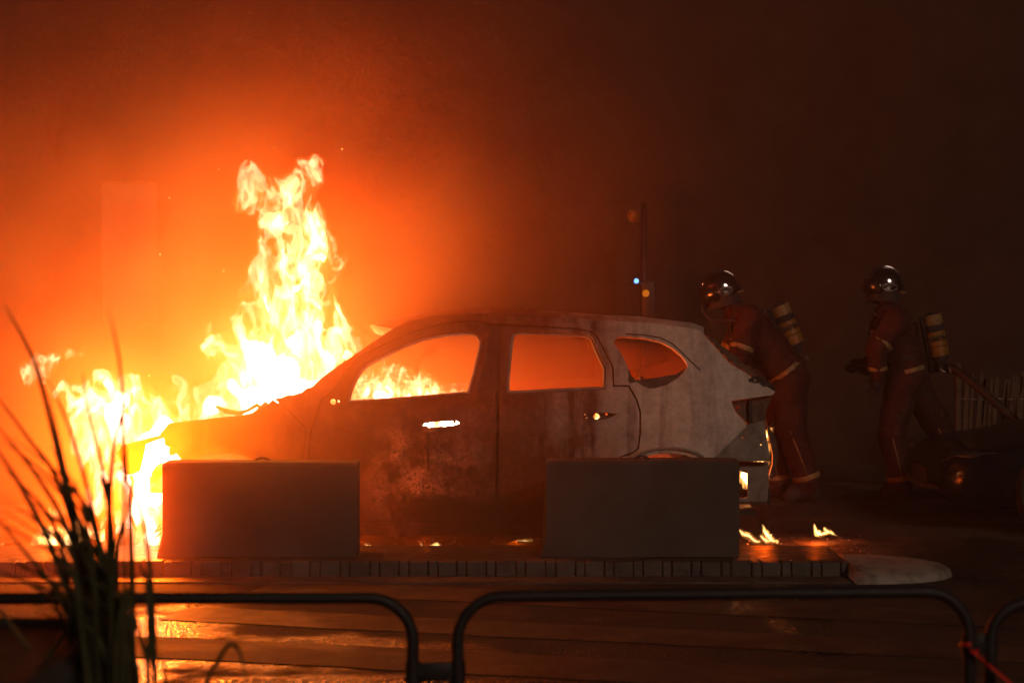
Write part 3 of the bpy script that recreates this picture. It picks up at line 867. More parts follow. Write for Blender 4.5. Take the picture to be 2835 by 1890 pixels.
def fire(name, label, caps, Y, vox=0.011, seed=1, warp=1.0, levels=(-0.10, 0.0, 0.95), sheet_w=0.085, fine=False, rag=1.0, fsc=1.0,
         group=None, depth=1.0, floor_z=None, coords=Q, mats=None, root_fade=0.10):
    """A body of flame. caps: (px, py, r_px[, strength[, dY]]) of its billows in the 2352 px photograph; Y its depth plane."""
    pts = []
    for c in caps:
        px, py, r = c[:3]
        st = c[3] if len(c) > 3 else 1.0
        dy = c[4] if len(c) > 4 else 0.0
        w = coords(px, py, Y + dy)
        rm = r * K / (FPX / (Y + dy + 12.0))
        pts.append((w.x, w.y, w.z, rm, st))
    A = np.array(pts)
    mg = 0.10
    lo = (A[:, :3] - A[:, 3:4]).min(0) - mg
    hi = (A[:, :3] + A[:, 3:4]).max(0) + mg
    if floor_z is not None: lo[2] = max(lo[2], floor_z)
    n = np.maximum(4, np.ceil((hi - lo) / vox).astype(int))
    ax = [np.arange(n[i], dtype=np.float32) * vox + lo[i] for i in range(3)]
    X, Yg, Z = np.meshgrid(*ax, indexing='ij')
    f1, f2, f3 = 3.2 * fsc, 8.0 * fsc, 19.0 * fsc
    zs = 0.62
    sx = X + 17.3; sy = Yg + 5.1; sz = Z * zs + 3.7
    a1, a2 = 0.16 * warp / fsc, 0.055 * warp / fsc
    wx = a1 * perlin(sx * f1, sy * f1, sz * f1, seed) + a2 * perlin(sx * f2, sy * f2, sz * f2, seed + 1)
    wy = a1 * perlin(sx * f1, sy * f1, sz * f1, seed + 2) + a2 * perlin(sx * f2, sy * f2, sz * f2, seed + 3)
    wz = 1.6 * a1 * perlin(sx * f1, sy * f1, sz * f1, seed + 4) + 1.6 * a2 * perlin(sx * f2, sy * f2, sz * f2, seed + 5)
    xx, yy, zz = X + wx, Yg + wy, Z + wz
    e = np.full(X.shape, -2.0, np.float32)
    for cx, cy_, cz, r, st in pts:
        d = np.sqrt(((xx - cx) / r) ** 2 + ((yy - cy_) / (r * depth)) ** 2 + ((zz - cz) / (r * 1.15)) ** 2)
        e = np.maximum(e, (1.0 - d) * st)
    if floor_z is not None: e -= 0.9 * np.clip(1.0 - (Z - floor_z) / root_fade, 0, 1) ** 1.5 * (0.5 + 2.2 * np.abs(perlin(X * 11, Yg * 11, Z * 3, seed + 20)))
    # licks: ridged noise carried along by the warp
    hx, hy, hz = (xx + 2.0) * f2, (yy + 9.0) * f2, (zz * zs + 4.0) * f2
    n1 = perlin(hx * 0.75, hy * 0.75, hz * 0.62, seed + 6)
    n2 = perlin(hx * 1.7, hy * 1.7, hz * 1.4, seed + 7)
    n3 = perlin(hx * 3.7, hy * 3.7, hz * 2.6, seed + 8)
    f = e * 1.25 + rag * (0.62 * (0.38 - 2 * np.abs(n1)) + 0.34 * (0.4 - 2 * np.abs(n2)) + 0.26 * n3)
    f = np.where(e < -0.42, -1.0, f)
    # flame fronts: thin wrinkled sheets inside that body
    ns_ = n1 + 0.5 * n2 + 0.25 * n3
    sheet = sheet_w - np.abs(ns_)
    if fine: sheet = np.maximum(sheet, sheet_w * 0.8 - np.abs(n2 + 0.5 * n3 - 0.12))
    sh = np.minimum(sheet * 4.0, f - 0.08)
    co = e * 1.25 + 0.5 * rag * (0.62 * (0.38 - 2 * np.abs(n1)) + 0.5 * n3) - 0.02
    fields = ((f, levels[0]), (sh, 0.0), (co, levels[2]))
    for ff, _l in fields:
        ff[0] = ff[-1] = -1; ff[:, 0] = ff[:, -1] = -1; ff[:, :, -1] = -1; ff[:, :, 0] = -1
    base = Vector((float(A[:, 0].mean()), float(A[:, 1].mean()), float(lo[2])))
    root = empty(name, base)
    setp(root, label, 'flame', group)
    for (f, lv), mat, pn in zip(fields, mats or M_FLAME, ('flame_fringe', 'flame_front', 'flame_core')):
        if lv is None: continue
        g = openvdb.FloatGrid()
        g.background = -1.0
        g.copyFromArray(f)
        v, t, q = g.convertToPolygons(lv, 0.0)
        if len(q) == 0: continue
        v = v * vox + lo
        # separate billows: the ten biggest are parts of their own, the crumbs of flame stay one part
        nv = len(v)
        lab = np.arange(nv)
        ed = np.concatenate([q[:, [0, 1]], q[:, [1, 2]], q[:, [2, 3]], q[:, [3, 0]]]).astype(np.int64)
        while True:
            m_ = np.minimum(lab[ed[:, 0]], lab[ed[:, 1]])
            new = lab.copy()
            np.minimum.at(new, ed[:, 0], m_); np.minimum.at(new, ed[:, 1], m_)
            new = new[new]
            if np.array_equal(new, lab): break
            lab = new
        fl = lab[q[:, 0]]
        ids, cnt = np.unique(fl, return_counts=True)
        order = np.argsort(-cnt)
        big = [ids[k] for k in order[:10] if cnt[k] >= 90]
        rest = [ids[k] for k in order[10:] if cnt[k] >= 50]
        for n_, sel in enumerate([np.array([b]) for b in big] + ([np.array(rest)] if rest else [])):
            fq = q[np.isin(fl, sel)]
            used, inv = np.unique(fq, return_inverse=True)
            inv = inv.reshape(fq.shape)
            me = bpy.data.meshes.new(pn)
            me.from_pydata(v[used].tolist(), [], inv.tolist())
            me.flip_normals()
            me.shade_smooth()
            o = link_mesh(pn, me, mat, root)
            if n_ == len(big): o['kind'] = 'stuff'
    return root

def fire_lamp(root, loc, power, rad=0.18, col=(1.0, 0.092, 0.002)):
    """The light that the flame itself gives off."""
    d = bpy.data.lights.new('fire_light', 'POINT')
    d.energy = power * 0.68
    d.shadow_soft_size = rad
    d.color = col
    o = bpy.data.objects.new('fire_light', d)
    COL.objects.link(o)
    o.location = loc
    o.parent = root
    o.matrix_parent_inverse = parent_world(root).inverted()
    return o
engine_fire = fire('engine_fire', 'tall yellow white flame column roaring out of the engine bay of the burning car',
    [(640, 900, 105, 1.5), (560, 915, 62, 1.5), (720, 905, 80, 1.3), (600, 830, 85, 1.4), (500, 945, 46, 1.4), (455, 955, 30, 1.2), (660, 860, 80, 1.35),
     (775, 850, 48, .9), (790, 800, 34, .8), (770, 740, 36, .75), (570, 790, 40, .8), (745, 790, 62, .85), (680, 790, 75, .9), (720, 720, 60, .8), (640, 720, 62, .8),
     (700, 650, 62, .8), (620, 640, 36, .7), (740, 600, 40, .75), (690, 560, 62, .8), (615, 580, 30, .65), (655, 510, 48, .8), (715, 520, 34, .7), (760, 560, 18, .6),
     (645, 450, 44, .75), (590, 430, 40, 1.0), (555, 440, 30, .9), (690, 420, 30, .6), (700, 385, 24, .6), (715, 362, 17, .6), (650, 395, 15, .5),
     (500, 790, 32, .5), (480, 750, 24, .45), (540, 780, 40, .6)],
    Y=0.95, seed=11, depth=0.95, rag=1.25)
for px, py, y, pw, r in ((580, 880, .48, 480, .22), (640, 860, 1.42, 480, .22), (680, 690, .55, 150, .2), (680, 690, 1.35, 150, .2), (650, 500, .7, 170, .16)):
    fire_lamp(engine_fire, Q(px, py, y), pw, r)

front_fire = fire('front_fire', 'broad white hot flames wrapping the burnt front bumper of the car',
    [(275, 925, 52, 1.3), (240, 900, 40, 1.0), (305, 900, 40, .9), (330, 950, 42, .9), (180, 925, 34, .7), (150, 905, 22, .6), (205, 965, 50, .9), (250, 985, 70, 1.3), (215, 1030, 42, .9),
     (355, 1040, 66, 1.8), (300, 1100, 62, 1.3), (340, 1120, 66, 1.5), (255, 1110, 44, 1.1), (325, 1190, 60, 1.4, -.4), (280, 1195, 48, 1.2, -.4), (375, 1020, 44, 1.3), (400, 1050, 34, 1.2), (240, 1150, 34, .9), (345, 1225, 46, 1.3, -.5), (430, 1065, 22, 1.0)],
    Y=0.55, seed=31, depth=0.9, floor_z=0.0)
for px, py, y, pw, r in ((270, 960, .22, 300, .16), (270, 960, .9, 200, .16), (330, 1110, -.36, 620, .12)):
    fire_lamp(front_fire, Q(px, py, y), pw, r)

setp(fire('fender_fire', 'small ragged flame standing on the fender top between the two big fires',
    [(408, 905, 24, .8), (400, 945, 26, .9), (410, 880, 16, .6), (440, 950, 20, .8), (385, 960, 22, .8)], Y=0.8, seed=41, fsc=1.4, vox=.009))
setp(fire('flame_wisp', 'torn flame wisp floating free above the grass tips at the far end',
    [(60, 860, 18, .7), (85, 838, 24, .8), (115, 826, 17, .7), (150, 815, 15, .7), (185, 812, 9, .6), (45, 850, 9, .6), (205, 822, 7, .6), (95, 868, 12, .6)], Y=0.5, seed=57, fsc=1.8, vox=.007, levels=(-.08, 0.0, None)))
# ------------------------------------------------------------------ smaller flames, embers, debris
def small_fire(name, label, caps, Y, seed, power=0, group=None, lp=None, **kw):
    r = fire(name, label, caps, Y, vox=kw.pop('vox', .006), seed=seed, fsc=2.4, levels=(-.05, 0.0, .75), floor_z=0.0, group=group, mats=kw.pop('mats', M_FLAME_SMALL), root_fade=.012, **kw)
    if power:
        c = caps[0]
        fire_lamp(r, Q(c[0], c[1] - 6, Y - .06), power, .05)
    return r
small_fire('ground_fire', 'low flames on burning debris lying before the car front', [(120, 1240, 26, 1.0), (160, 1235, 30, 1.1), (200, 1225, 26, 1.0), (235, 1235, 20, .9), (90, 1245, 14, .8), (175, 1205, 14, .7), (140, 1210, 14, .7), (255, 1245, 16, .8), (180, 1255, 18, .9)], .25, 71, 60, vox=.008)
small_fire('flame_curl', 'small detached curl of flame above the burning debris', [(130, 1168, 12, .8), (150, 1164, 12, .8), (168, 1170, 9, .7)], .3, 77)
def tongue(*ctrl):
    """A lick of flame: billows strung densely along a tapering path."""
    out = []
    for (x0_, y0_, r0_), (x1_, y1_, r1_) in zip(ctrl[:-1], ctrl[1:]):
        for k in range(5):
            t = k / 5
            out.append((x0_ + (x1_ - x0_) * t, y0_ + (y1_ - y0_) * t, r0_ + (r1_ - r0_) * t, 1.1))
    return out + [(*ctrl[-1], 1.1)]
LICK = dict(warp=.5, rag=.30, vox=.0055)
small_fire('road_fire', 'small forked flame licking the road under the car tail', tongue((1752, 1215, 6), (1748, 1203, 2.6)) + tongue((1700, 1212, 4), (1712, 1224, 7), (1728, 1234, 7.5), (1742, 1239, 5)) + tongue((1752, 1215, 6), (1760, 1224, 8), (1772, 1234, 7), (1788, 1241, 4)) + tongue((1744, 1226, 5), (1752, 1234, 6), (1762, 1238, 6)) + tongue((1770, 1218, 2.6), (1772, 1228, 5.5)), .55, 83, 11, **LICK)
small_fire('road_flame', 'lone little flame burning on the road behind the car', tongue((1877, 1222, 8), (1870, 1210, 5), (1866, 1197, 2.2)) + tongue((1877, 1222, 8), (1886, 1229, 8), (1898, 1231, 6)) + tongue((1890, 1209, 2.2), (1896, 1219, 5), (1904, 1228, 7), (1914, 1233, 5), (1924, 1235, 2.6)), .75, 91, 8, **LICK)
small_fire('ember_flame', 'tiny pointed flame under the sill between the concrete blocks', tongue((976, 1253, 8), (973, 1245, 5), (971, 1236, 2.5)) + tongue((985, 1254, 6), (1000, 1252, 6), (1012, 1254, 5)), .35, 95, 3, **LICK)
small_fire('ember_patch', 'thin line of embers glowing under the front door', tongue((834, 1254, 4.5), (850, 1255, 5), (868, 1257, 4.5), (888, 1257, 4)), .35, 96, 2, **LICK)
small_fire('ember_glow', 'faint embers glowing under the rear door', tongue((1186, 1243, 4), (1203, 1242, 5), (1218, 1243, 4)), .75, 97, 2, **LICK)
small_fire('cabin_fire', 'flames burning on the cabin floor, seen through the front door window', [(880, 935, 58, 1.0), (940, 935, 50, .9), (1000, 945, 40, .8), (1040, 940, 34, .8), (890, 895, 40, .6), (845, 905, 40, .8), (1080, 945, 24, .8), (920, 880, 30, .5), (960, 960, 80, 1.2), (1040, 970, 60, 1.2), (880, 970, 60, 1.2)], 1.15, 99, vox=.011, mats=M_FLAME)
cabin = bpy.data.objects['cabin_fire']
fire_lamp(cabin, Q(960, 960, .75), 50, .1, (1.0, .045, .0))
fire_lamp(cabin, Q(1180, 985, .9), 38, .1, (1.0, .045, .0))
fire_lamp(cabin, Q(1440, 985, .9), 34, .08, (1.0, .045, .0))
small_fire('boot_fire', 'flame burning inside the car tail, glowing through the torn seams', [(1745, 1005, 22, 1.0), (1755, 1040, 20, 1.1), (1735, 1085, 24, 1.3), (1710, 1095, 20, 1.2), (1740, 1060, 18, 1.2), (1680, 1040, 30, .9)], .55, 103, vox=.009)
fire_lamp(bpy.data.objects['boot_fire'], Q(1725, 1060, .45), 14, .08)
small_fire('arch_fire', 'hidden flame in the rear door, shining through the lock opening', [(1372, 957, 14, 1.2), (1345, 956, 9, 1.1), (1398, 952, 9, 1.1)], .24, 105)

# sparks carried up with the heat
rng = random.Random(33)
sb_ = MB()
for k in range(13):
    c_ = Q(rng.gauss(560, 170), rng.uniform(250, 1000), rng.uniform(.2, 1.5))
    r_ = rng.uniform(.0014, .0030)
    sb_.poly([c_ + Vector((r_, 0, 0)), c_ + Vector((0, r_, 0)), c_ + Vector((-r_, 0, 0)), c_ + Vector((0, -r_, 0)), c_ + Vector((0, 0, r_ * 1.6)), c_ + Vector((0, 0, -r_ * 1.6))], [(0, 1, 4), (1, 2, 4), (2, 3, 4), (3, 0, 4), (1, 0, 5), (2, 1, 5), (3, 2, 5), (0, 3, 5)])
mk_ = flame_mat('spark_glow', (1.0, .45, .10), 0.0, 14.0)
setp(sb_.build('sparks', mk_), 'glowing sparks drifting up through the smoke over the fire', 'spark', None, 'stuff')
rng = random.Random(21)
def char_lump(c, r, seed, stretch=(1, 1, 1)):
    bm = bmesh.new()
    bmesh.ops.create_icosphere(bm, subdivisions=3, radius=1.0)
    for v_ in bm.verts:
        d = v_.co.normalized()
        k = 1 + .55 * mnoise.fractal(d * 1.7 + Vector((seed * 3.1, seed, 0)), .8, 2.2, 4)
        v_.co = Vector((c[0] + d.x * r * k * stretch[0], c[1] + d.y * r * k * stretch[1], max(.002, c[2] + d.z * r * k * stretch[2])))
    me = bpy.data.meshes.new('charred_debris'); bm.to_mesh(me); bm.free()
    return link_mesh('charred_debris', me, M_CHAR)
places = [(255, 1215, 16, 'upright'), (235, 1200, 15, 0), (150, 1250, 18, 0), (205, 1250, 22, 0), (300, 1240, 24, 0), (335, 1245, 18, 0), (30, 1252, 14, 0), (95, 1254, 9, 0)]
names_ = ['charred stump standing upright in the flames before the car', 'crumpled black lump leaning beside the charred stump', 'flat burnt scrap under the low flames', 'burnt plastic heap between the low flames and the stump', 'charred heap against the concrete block end', 'blackened lump touching the concrete block foot', 'small burnt lump farthest from the car', 'tiny burnt scrap near the end of the low flames']
for i, ((px, py, r, up), lb) in enumerate(zip(places, names_)):
    c = Q(px, py, .12 + .1 * (i % 3))
    rm = r * K / 436
    if up:
        o = char_lump((c.x, c.y, c.z - .01), rm * 1.0, i, (.75, .8, 2.3))
    else:
        o = char_lump((c.x, c.y, max(rm * .4, c.z - rm * .3)), rm, i, (1.3, 1.0, .8))
    setp(o, lb, 'debris', 'burnt debris before the car front')
# splintered strands sticking out by the block
st = empty('burnt_straps', Q(340, 1250, .1))
for k, (a, b, c_) in enumerate((((310, 1250), (345, 1235), (368, 1205)), ((318, 1252), (350, 1225), (372, 1212)), ((330, 1252), (352, 1238), (371, 1222)), ((300, 1185), (312, 1215), (308, 1250)))):
    MB().tube([Q(*a, .1), Q(*b, .1), Q(*c_, .08)], [.012, .008, .003], 5).build('strand', M_CHAR, st, smooth=True)
setp(st, 'frayed burnt strands sticking out beside the concrete block', 'debris')
# crumbs of glass and ash on the road: nobody could count them
bm = MB()
for k in range(420):
    px = rng.choice([rng.uniform(1680, 2000), rng.uniform(840, 1240), rng.uniform(0, 380), rng.uniform(900, 1900)])
    Y = rng.uniform(-.05, 1.0) if px < 1900 else rng.uniform(.1, 1.1)
    x = Q(px, 1250, Y).x
    s_ = rng.uniform(.004, .016)
    a = rng.uniform(0, PI)
    z = .003
    p = [(x + math.cos(a) * s_, Y + math.sin(a) * s_, z), (x + math.cos(a + 2) * s_ * .8, Y + math.sin(a + 2) * s_ * .8, z), (x + math.cos(a + 4) * s_, Y + math.sin(a + 4) * s_, z), (x, Y, z + s_ * .7)]
    bm.poly(p, [(0, 1, 3), (1, 2, 3), (2, 0, 3), (2, 1, 0)])
o = bm.build('ash_crumbs', M_ASH)
setp(o, 'crumbs of ash and broken glass strewn under and behind the car', 'debris', None, 'stuff')

# ------------------------------------------------------------------ people
M_SUIT = surf_mat('fire_suit', (0.016, 0.0013, 0.0013), (0.042, 0.0027, 0.0025), 9, (0.75, 0.95), 0.8, 35)
M_DARKCLOTH = surf_mat('dark_cloth', (0.012, 0.012, 0.016), (0.03, 0.03, 0.038), 12, (0.7, 0.95), 0.4, 70)
M_REFL = surf_mat('reflective_band', (0.14, 0.10, 0.04), (0.30, 0.23, 0.09), 20, (0.35, 0.55), 0.2, 120)
M_CHROME = surf_mat('silvered_helmet', (0.42, 0.42, 0.45), (0.55, 0.55, 0.58), 8, (0.06, 0.16), 0.03, 90, metal=1.0)
M_VISOR = surf_mat('dark_visor', (0.01, 0.01, 0.012), (0.02, 0.02, 0.022), 8, (0.05, 0.10))
M_YELLOW = surf_mat('yellow_cylinder', (0.17, 0.09, 0.012), (0.25, 0.14, 0.02), 15, (0.3, 0.5), 0.1, 90)
M_STEEL = surf_mat('dull_steel', (0.22, 0.21, 0.20), (0.36, 0.35, 0.34), 15, (0.25, 0.45), 0.1, 90, metal=0.9)

def body_mesh(name, caps, mats, root, vox=.0105, blend=.035):
    """One continuous figure grown round tapered limbs. caps: (A, B, rA, rB, material index)."""
    A = np.array([list(c[0]) for c in caps]); B = np.array([list(c[1]) for c in caps])
    R = np.array([max(c[2], c[3]) for c in caps])[:, None]
    lo = np.minimum(A, B).min(0) - R.max() - .04; hi = np.maximum(A, B).max(0) + R.max() + .04
    n = np.ceil((hi - lo) / vox).astype(int)
    ax = [np.arange(n[i], dtype=np.float32) * vox + lo[i] for i in range(3)]
    X, Y_, Z = np.meshgrid(*ax, indexing='ij')
    acc = np.zeros(X.shape, np.float32)
    F = np.full(X.shape, 9.0, np.float32)
    k = blend
    for a, b, ra, rb, mi in caps:
        # only near the limb
        l2 = np.minimum(np.array(a), np.array(b)) - max(ra, rb) - .12; h2 = np.maximum(np.array(a), np.array(b)) + max(ra, rb) + .12
        i0 = np.maximum(0, ((l2 - lo) / vox).astype(int)); i1 = np.minimum(n, ((h2 - lo) / vox).astype(int) + 1)
        sl = tuple(slice(i0[i], i1[i]) for i in range(3))
        ab = np.array(b) - np.array(a); L2 = max(1e-9, float(ab @ ab))
        px_, py_, pz_ = X[sl] - a[0], Y_[sl] - a[1], Z[sl] - a[2]
        t = np.clip((px_ * ab[0] + py_ * ab[1] + pz_ * ab[2]) / L2, 0, 1)
        d = np.sqrt((px_ - t * ab[0]) ** 2 + (py_ - t * ab[1]) ** 2 + (pz_ - t * ab[2]) ** 2) - (ra + (rb - ra) * t)
        kk = k if max(ra, rb) > .03 else .006
        h = np.clip(.5 + .5 * (F[sl] - d) / kk, 0, 1)
        F[sl] = F[sl] * (1 - h) + d * h - kk * h * (1 - h)
    # cloth folds
    F += .020 * perlin(X * 7 + 3, Y_ * 7 + 1, Z * 9 + 2, 5) + .011 * perlin(X * 15, Y_ * 15, Z * 24, 6) - .006
    F[0] = F[-1] = 1; F[:, 0] = F[:, -1] = 1; F[:, :, 0] = F[:, :, -1] = 1
    g = openvdb.FloatGrid(); g.background = 1.0
    g.copyFromArray(-F)
    g.background = -1.0
    v, t, q = g.convertToPolygons(0.0, 0.0)
    v = v * vox + lo
    me = bpy.data.meshes.new(name)
    me.from_pydata(v.tolist(), [], q.tolist())
    for m_ in mats: me.materials.append(m_)
    fc_ = v[q].mean(1)
    best = np.full(len(fc_), 9.0); mi_ = np.zeros(len(fc_), int)
    for a, b, ra, rb, mi in caps:
        ab = np.array(b) - np.array(a); L2 = max(1e-9, float(ab @ ab))
        w = fc_ - np.array(a)
        t = np.clip(w @ ab / L2, 0, 1)
        d = np.linalg.norm(w - t[:, None] * ab, axis=1) - (ra + (rb - ra) * t)
        s_ = d < best
        best[s_] = d[s_]; mi_[s_] = mi
    me.polygons.foreach_set('material_index', mi_.astype(np.int32))
    bm = bmesh.new(); bm.from_mesh(me); bmesh.ops.recalc_face_normals(bm, faces=bm.faces[:]); bm.to_mesh(me); bm.free()
    me.shade_smooth()
    return link_mesh(name, me, None, root)

def band(a, b, t, r, w, name, mat, root):
    """Reflective band wrapped round a limb at fraction t of a-b."""
    a, b = Vector(a), Vector(b)
    d = (b - a).normalized(); c = a.lerp(b, t)
    rot = Vector((0, 0, 1)).rotation_difference(d).to_matrix()
    return MB().lathe([(r * .9, -w / 2), (r, -w / 2), (r + .004, 0), (r, w / 2), (r * .9, w / 2)], c, 'Z', 22, rot).build(name, mat, root, smooth='auto')

def hand(wrist, tip, thumb_dir, curl_dir, caps, mi):
    """Palm and five unequal, bent fingers."""
    w, t = Vector(wrist), Vector(tip)
    d = (t - w).normalized(); td = Vector(thumb_dir).normalized(); cd = Vector(curl_dir).normalized()
    palm = w + d * .07
    caps.append((tuple(w), tuple(palm), .034, .042, mi))
    for i, (off, ln) in enumerate(((.030, .070), (.010, .080), (-.010, .075), (-.030, .060))):
        k0 = palm + td * off + d * .02
        k1 = k0 + d * ln * .45 + cd * ln * .25
        k2 = k1 + d * ln * .15 + cd * ln * .45
        caps.append((tuple(k0), tuple(k1), .0125, .0115, mi)); caps.append((tuple(k1), tuple(k2), .0115, .010, mi))
    t0 = w + d * .03 + td * .030
    t1 = t0 + td * .035 + d * .03
    t2 = t1 + d * .025 + cd * .025
    caps.append((tuple(t0), tuple(t1), .014, .0125, mi)); caps.append((tuple(t1), tuple(t2), .0125, .011, mi))

def helmet(c, lean, root, parts_label=None):
    """Full-cover fire helmet: silvered dome with crest, brim, raised visor, neck curtain."""
    rot = Matrix.Rotation(lean, 3, 'Y')
    c = Vector(c)
    def tr(p): return c + rot @ Vector(p)
    bm = bmesh.new()
    bmesh.ops.create_uvsphere(bm, u_segments=32, v_segments=20, radius=1.0)
    for v_ in bm.verts:
        x, y, z = v_.co
        if z < -.25: z = -.25 + (z + .25) * .35
        k = 1 + (.10 if x > 0 and z < .1 else 0)
        v_.co = tr((x * .155 * k, y * .125, z * .150))
    me = bpy.data.meshes.new('helmet'); bm.to_mesh(me); bm.free(); me.shade_smooth()
    h = link_mesh('helmet', me, M_CHROME, root)
    MB().tube([tr((.15 * math.cos(a), 0, .152 * math.sin(a) + .004)) for a in [PI * (.12 + .76 * i / 12) for i in range(13)]], .011, 6, flat=.8).build('crest', M_CHROME, h, smooth=True)
    MB().tube([tr((-.172 * math.cos(a), .132 * math.sin(a), -.028 + .03 * math.cos(a))) for a in [-2.2 + 4.4 * i / 20 for i in range(21)]], .010, 6, flat=.5).build('brim', M_CHROME, h, smooth=True)
    vz = MB()
    V = []; F_ = []
    for i in range(17):
        a = -1.3 + 2.6 * i / 16
        for (z, r) in ((.045, 1.03), (-.02, 1.10), (-.075, 1.06)):
            V.append(tr((-.162 * math.cos(a) * r, .130 * math.sin(a) * r, z)))
        for (z, r) in ((-.075, 1.03), (-.02, 1.06), (.045, 1.0)):
            V.append(tr((-.162 * math.cos(a) * r, .130 * math.sin(a) * r, z)))
    for i in range(16):
        for k in range(6):
            F_.append((i * 6 + k, i * 6 + (k + 1) % 6, (i + 1) * 6 + (k + 1) % 6, (i + 1) * 6 + k))
    F_ += [tuple(range(6)), tuple(96 + k for k in range(6))]
    vz.poly(V, F_).build('visor', M_VISOR, h, smooth=True)
    MB().lathe([(.10, -.05), (.125, -.05), (.14, -.13), (.13, -.13), (.095, -.06)], c, 'Z', 20, rot).build('neck_curtain', M_DARKCLOTH, h, smooth='auto')
    MB().tube([tr((.06 * math.cos(a) + .02, -.128, .03 * math.sin(a) - .015)) for a in [2 * PI * i / 10 for i in range(11)]], .006, 5).build('side_bolt', M_STEEL, h, smooth=True)
    MB().tube([tr((.12, -.07, -.045)), tr((.165, -.02, -.05)), tr((.165, .03, -.05))], .011, 6).build('helmet_band', M_REFL, h, smooth=True)
    return h

def text_mesh(s, size, mat, name, loc, rot3, parent):
    cu = bpy.data.curves.new(name, 'FONT'); cu.body = s; cu.size = size; cu.align_x = 'CENTER'; cu.align_y = 'CENTER'; cu.extrude = .0008; cu.offset = .0014
    to = bpy.data.objects.new(name, cu); COL.objects.link(to)
    me = bpy.data.meshes.new_from_object(to.evaluated_get(bpy.context.evaluated_depsgraph_get()))
    bpy.data.objects.remove(to)
    me.transform(Matrix.Translation(loc) @ rot3.to_4x4())
    return link_mesh(name, me, mat, parent)

def air_tank(a, b, r, label, who):
    a, b = Vector(a), Vector(b)
    L = (b - a).length; d = (b - a).normalized()
    rot = Vector((0, 0, 1)).rotation_difference(d).to_matrix()
    root = empty('air_tank', b)
    MB().lathe([(.0, 0), (r * .5, .005), (r * .85, .03), (r, .075), (r, L - .12), (r * .9, L - .08), (r * .6, L - .04), (.03, L - .015), (.03, L), (0, L)], a, 'Z', 24, rot).build('cylinder', M_DARKCLOTH, root, smooth='auto')
    def shell(t0, t1, mat, nm, e=.004):
        return MB().lathe([(r, t0 * L), (r + e, t0 * L + .002), (r + e, t1 * L - .002), (r, t1 * L)], a, 'Z', 24, rot).build(nm, mat, root, smooth='auto')
    shell(.06, .24, M_REFL, 'check_band')
    lb = shell(.36, .62, M_YELLOW, 'label_band')
    shell(.63, .80, M_YELLOW, 'cylinder_sleeve', .003)
    up = -d
    nrm = Vector((0, -1, 0)); nrm = (nrm - up * nrm.dot(up)).normalized()
    xr = up.cross(nrm).normalized()
    rm = Matrix((xr, up, nrm)).transposed()
    text_mesh('BMPM', .062, M_DARKCLOTH, 'lettering', a + d * L * .49 + nrm * (r + .006), rm, lb)
    MB().tube([b, b + d * .035, b + d * .05 + Vector((.04, -.02, -.005))], .012, 7).build('valve', M_STEEL, root, smooth=True)
    for s_ in (-.03, .05):
        MB().tube([b + Vector((s_, -.06, .01)), b + Vector((s_ + .012, -.075, -.05))], .008, 6).build('fitting', M_STEEL, root, smooth=True)
    # harness plate and straps on the wearer's back
    off = Vector((-1, 0, 0)) * (r + .012)
    off = off - d * off.dot(d)
    MB().tube([a + off + d * .02, a + off + d * L * .5, b + off + d * .02], .05, 8, flat=.25).build('back_plate', M_DARKCLOTH, root, smooth=True)
    MB().lathe([(r + .004, L * .285), (r + .012, L * .29), (r + .012, L * .335), (r + .004, L * .34)], a, 'Z', 24, rot).build('strap', M_DARKCLOTH, root, smooth='auto')
    return setp(root, label, 'air tank', 'air tanks of the firefighters')

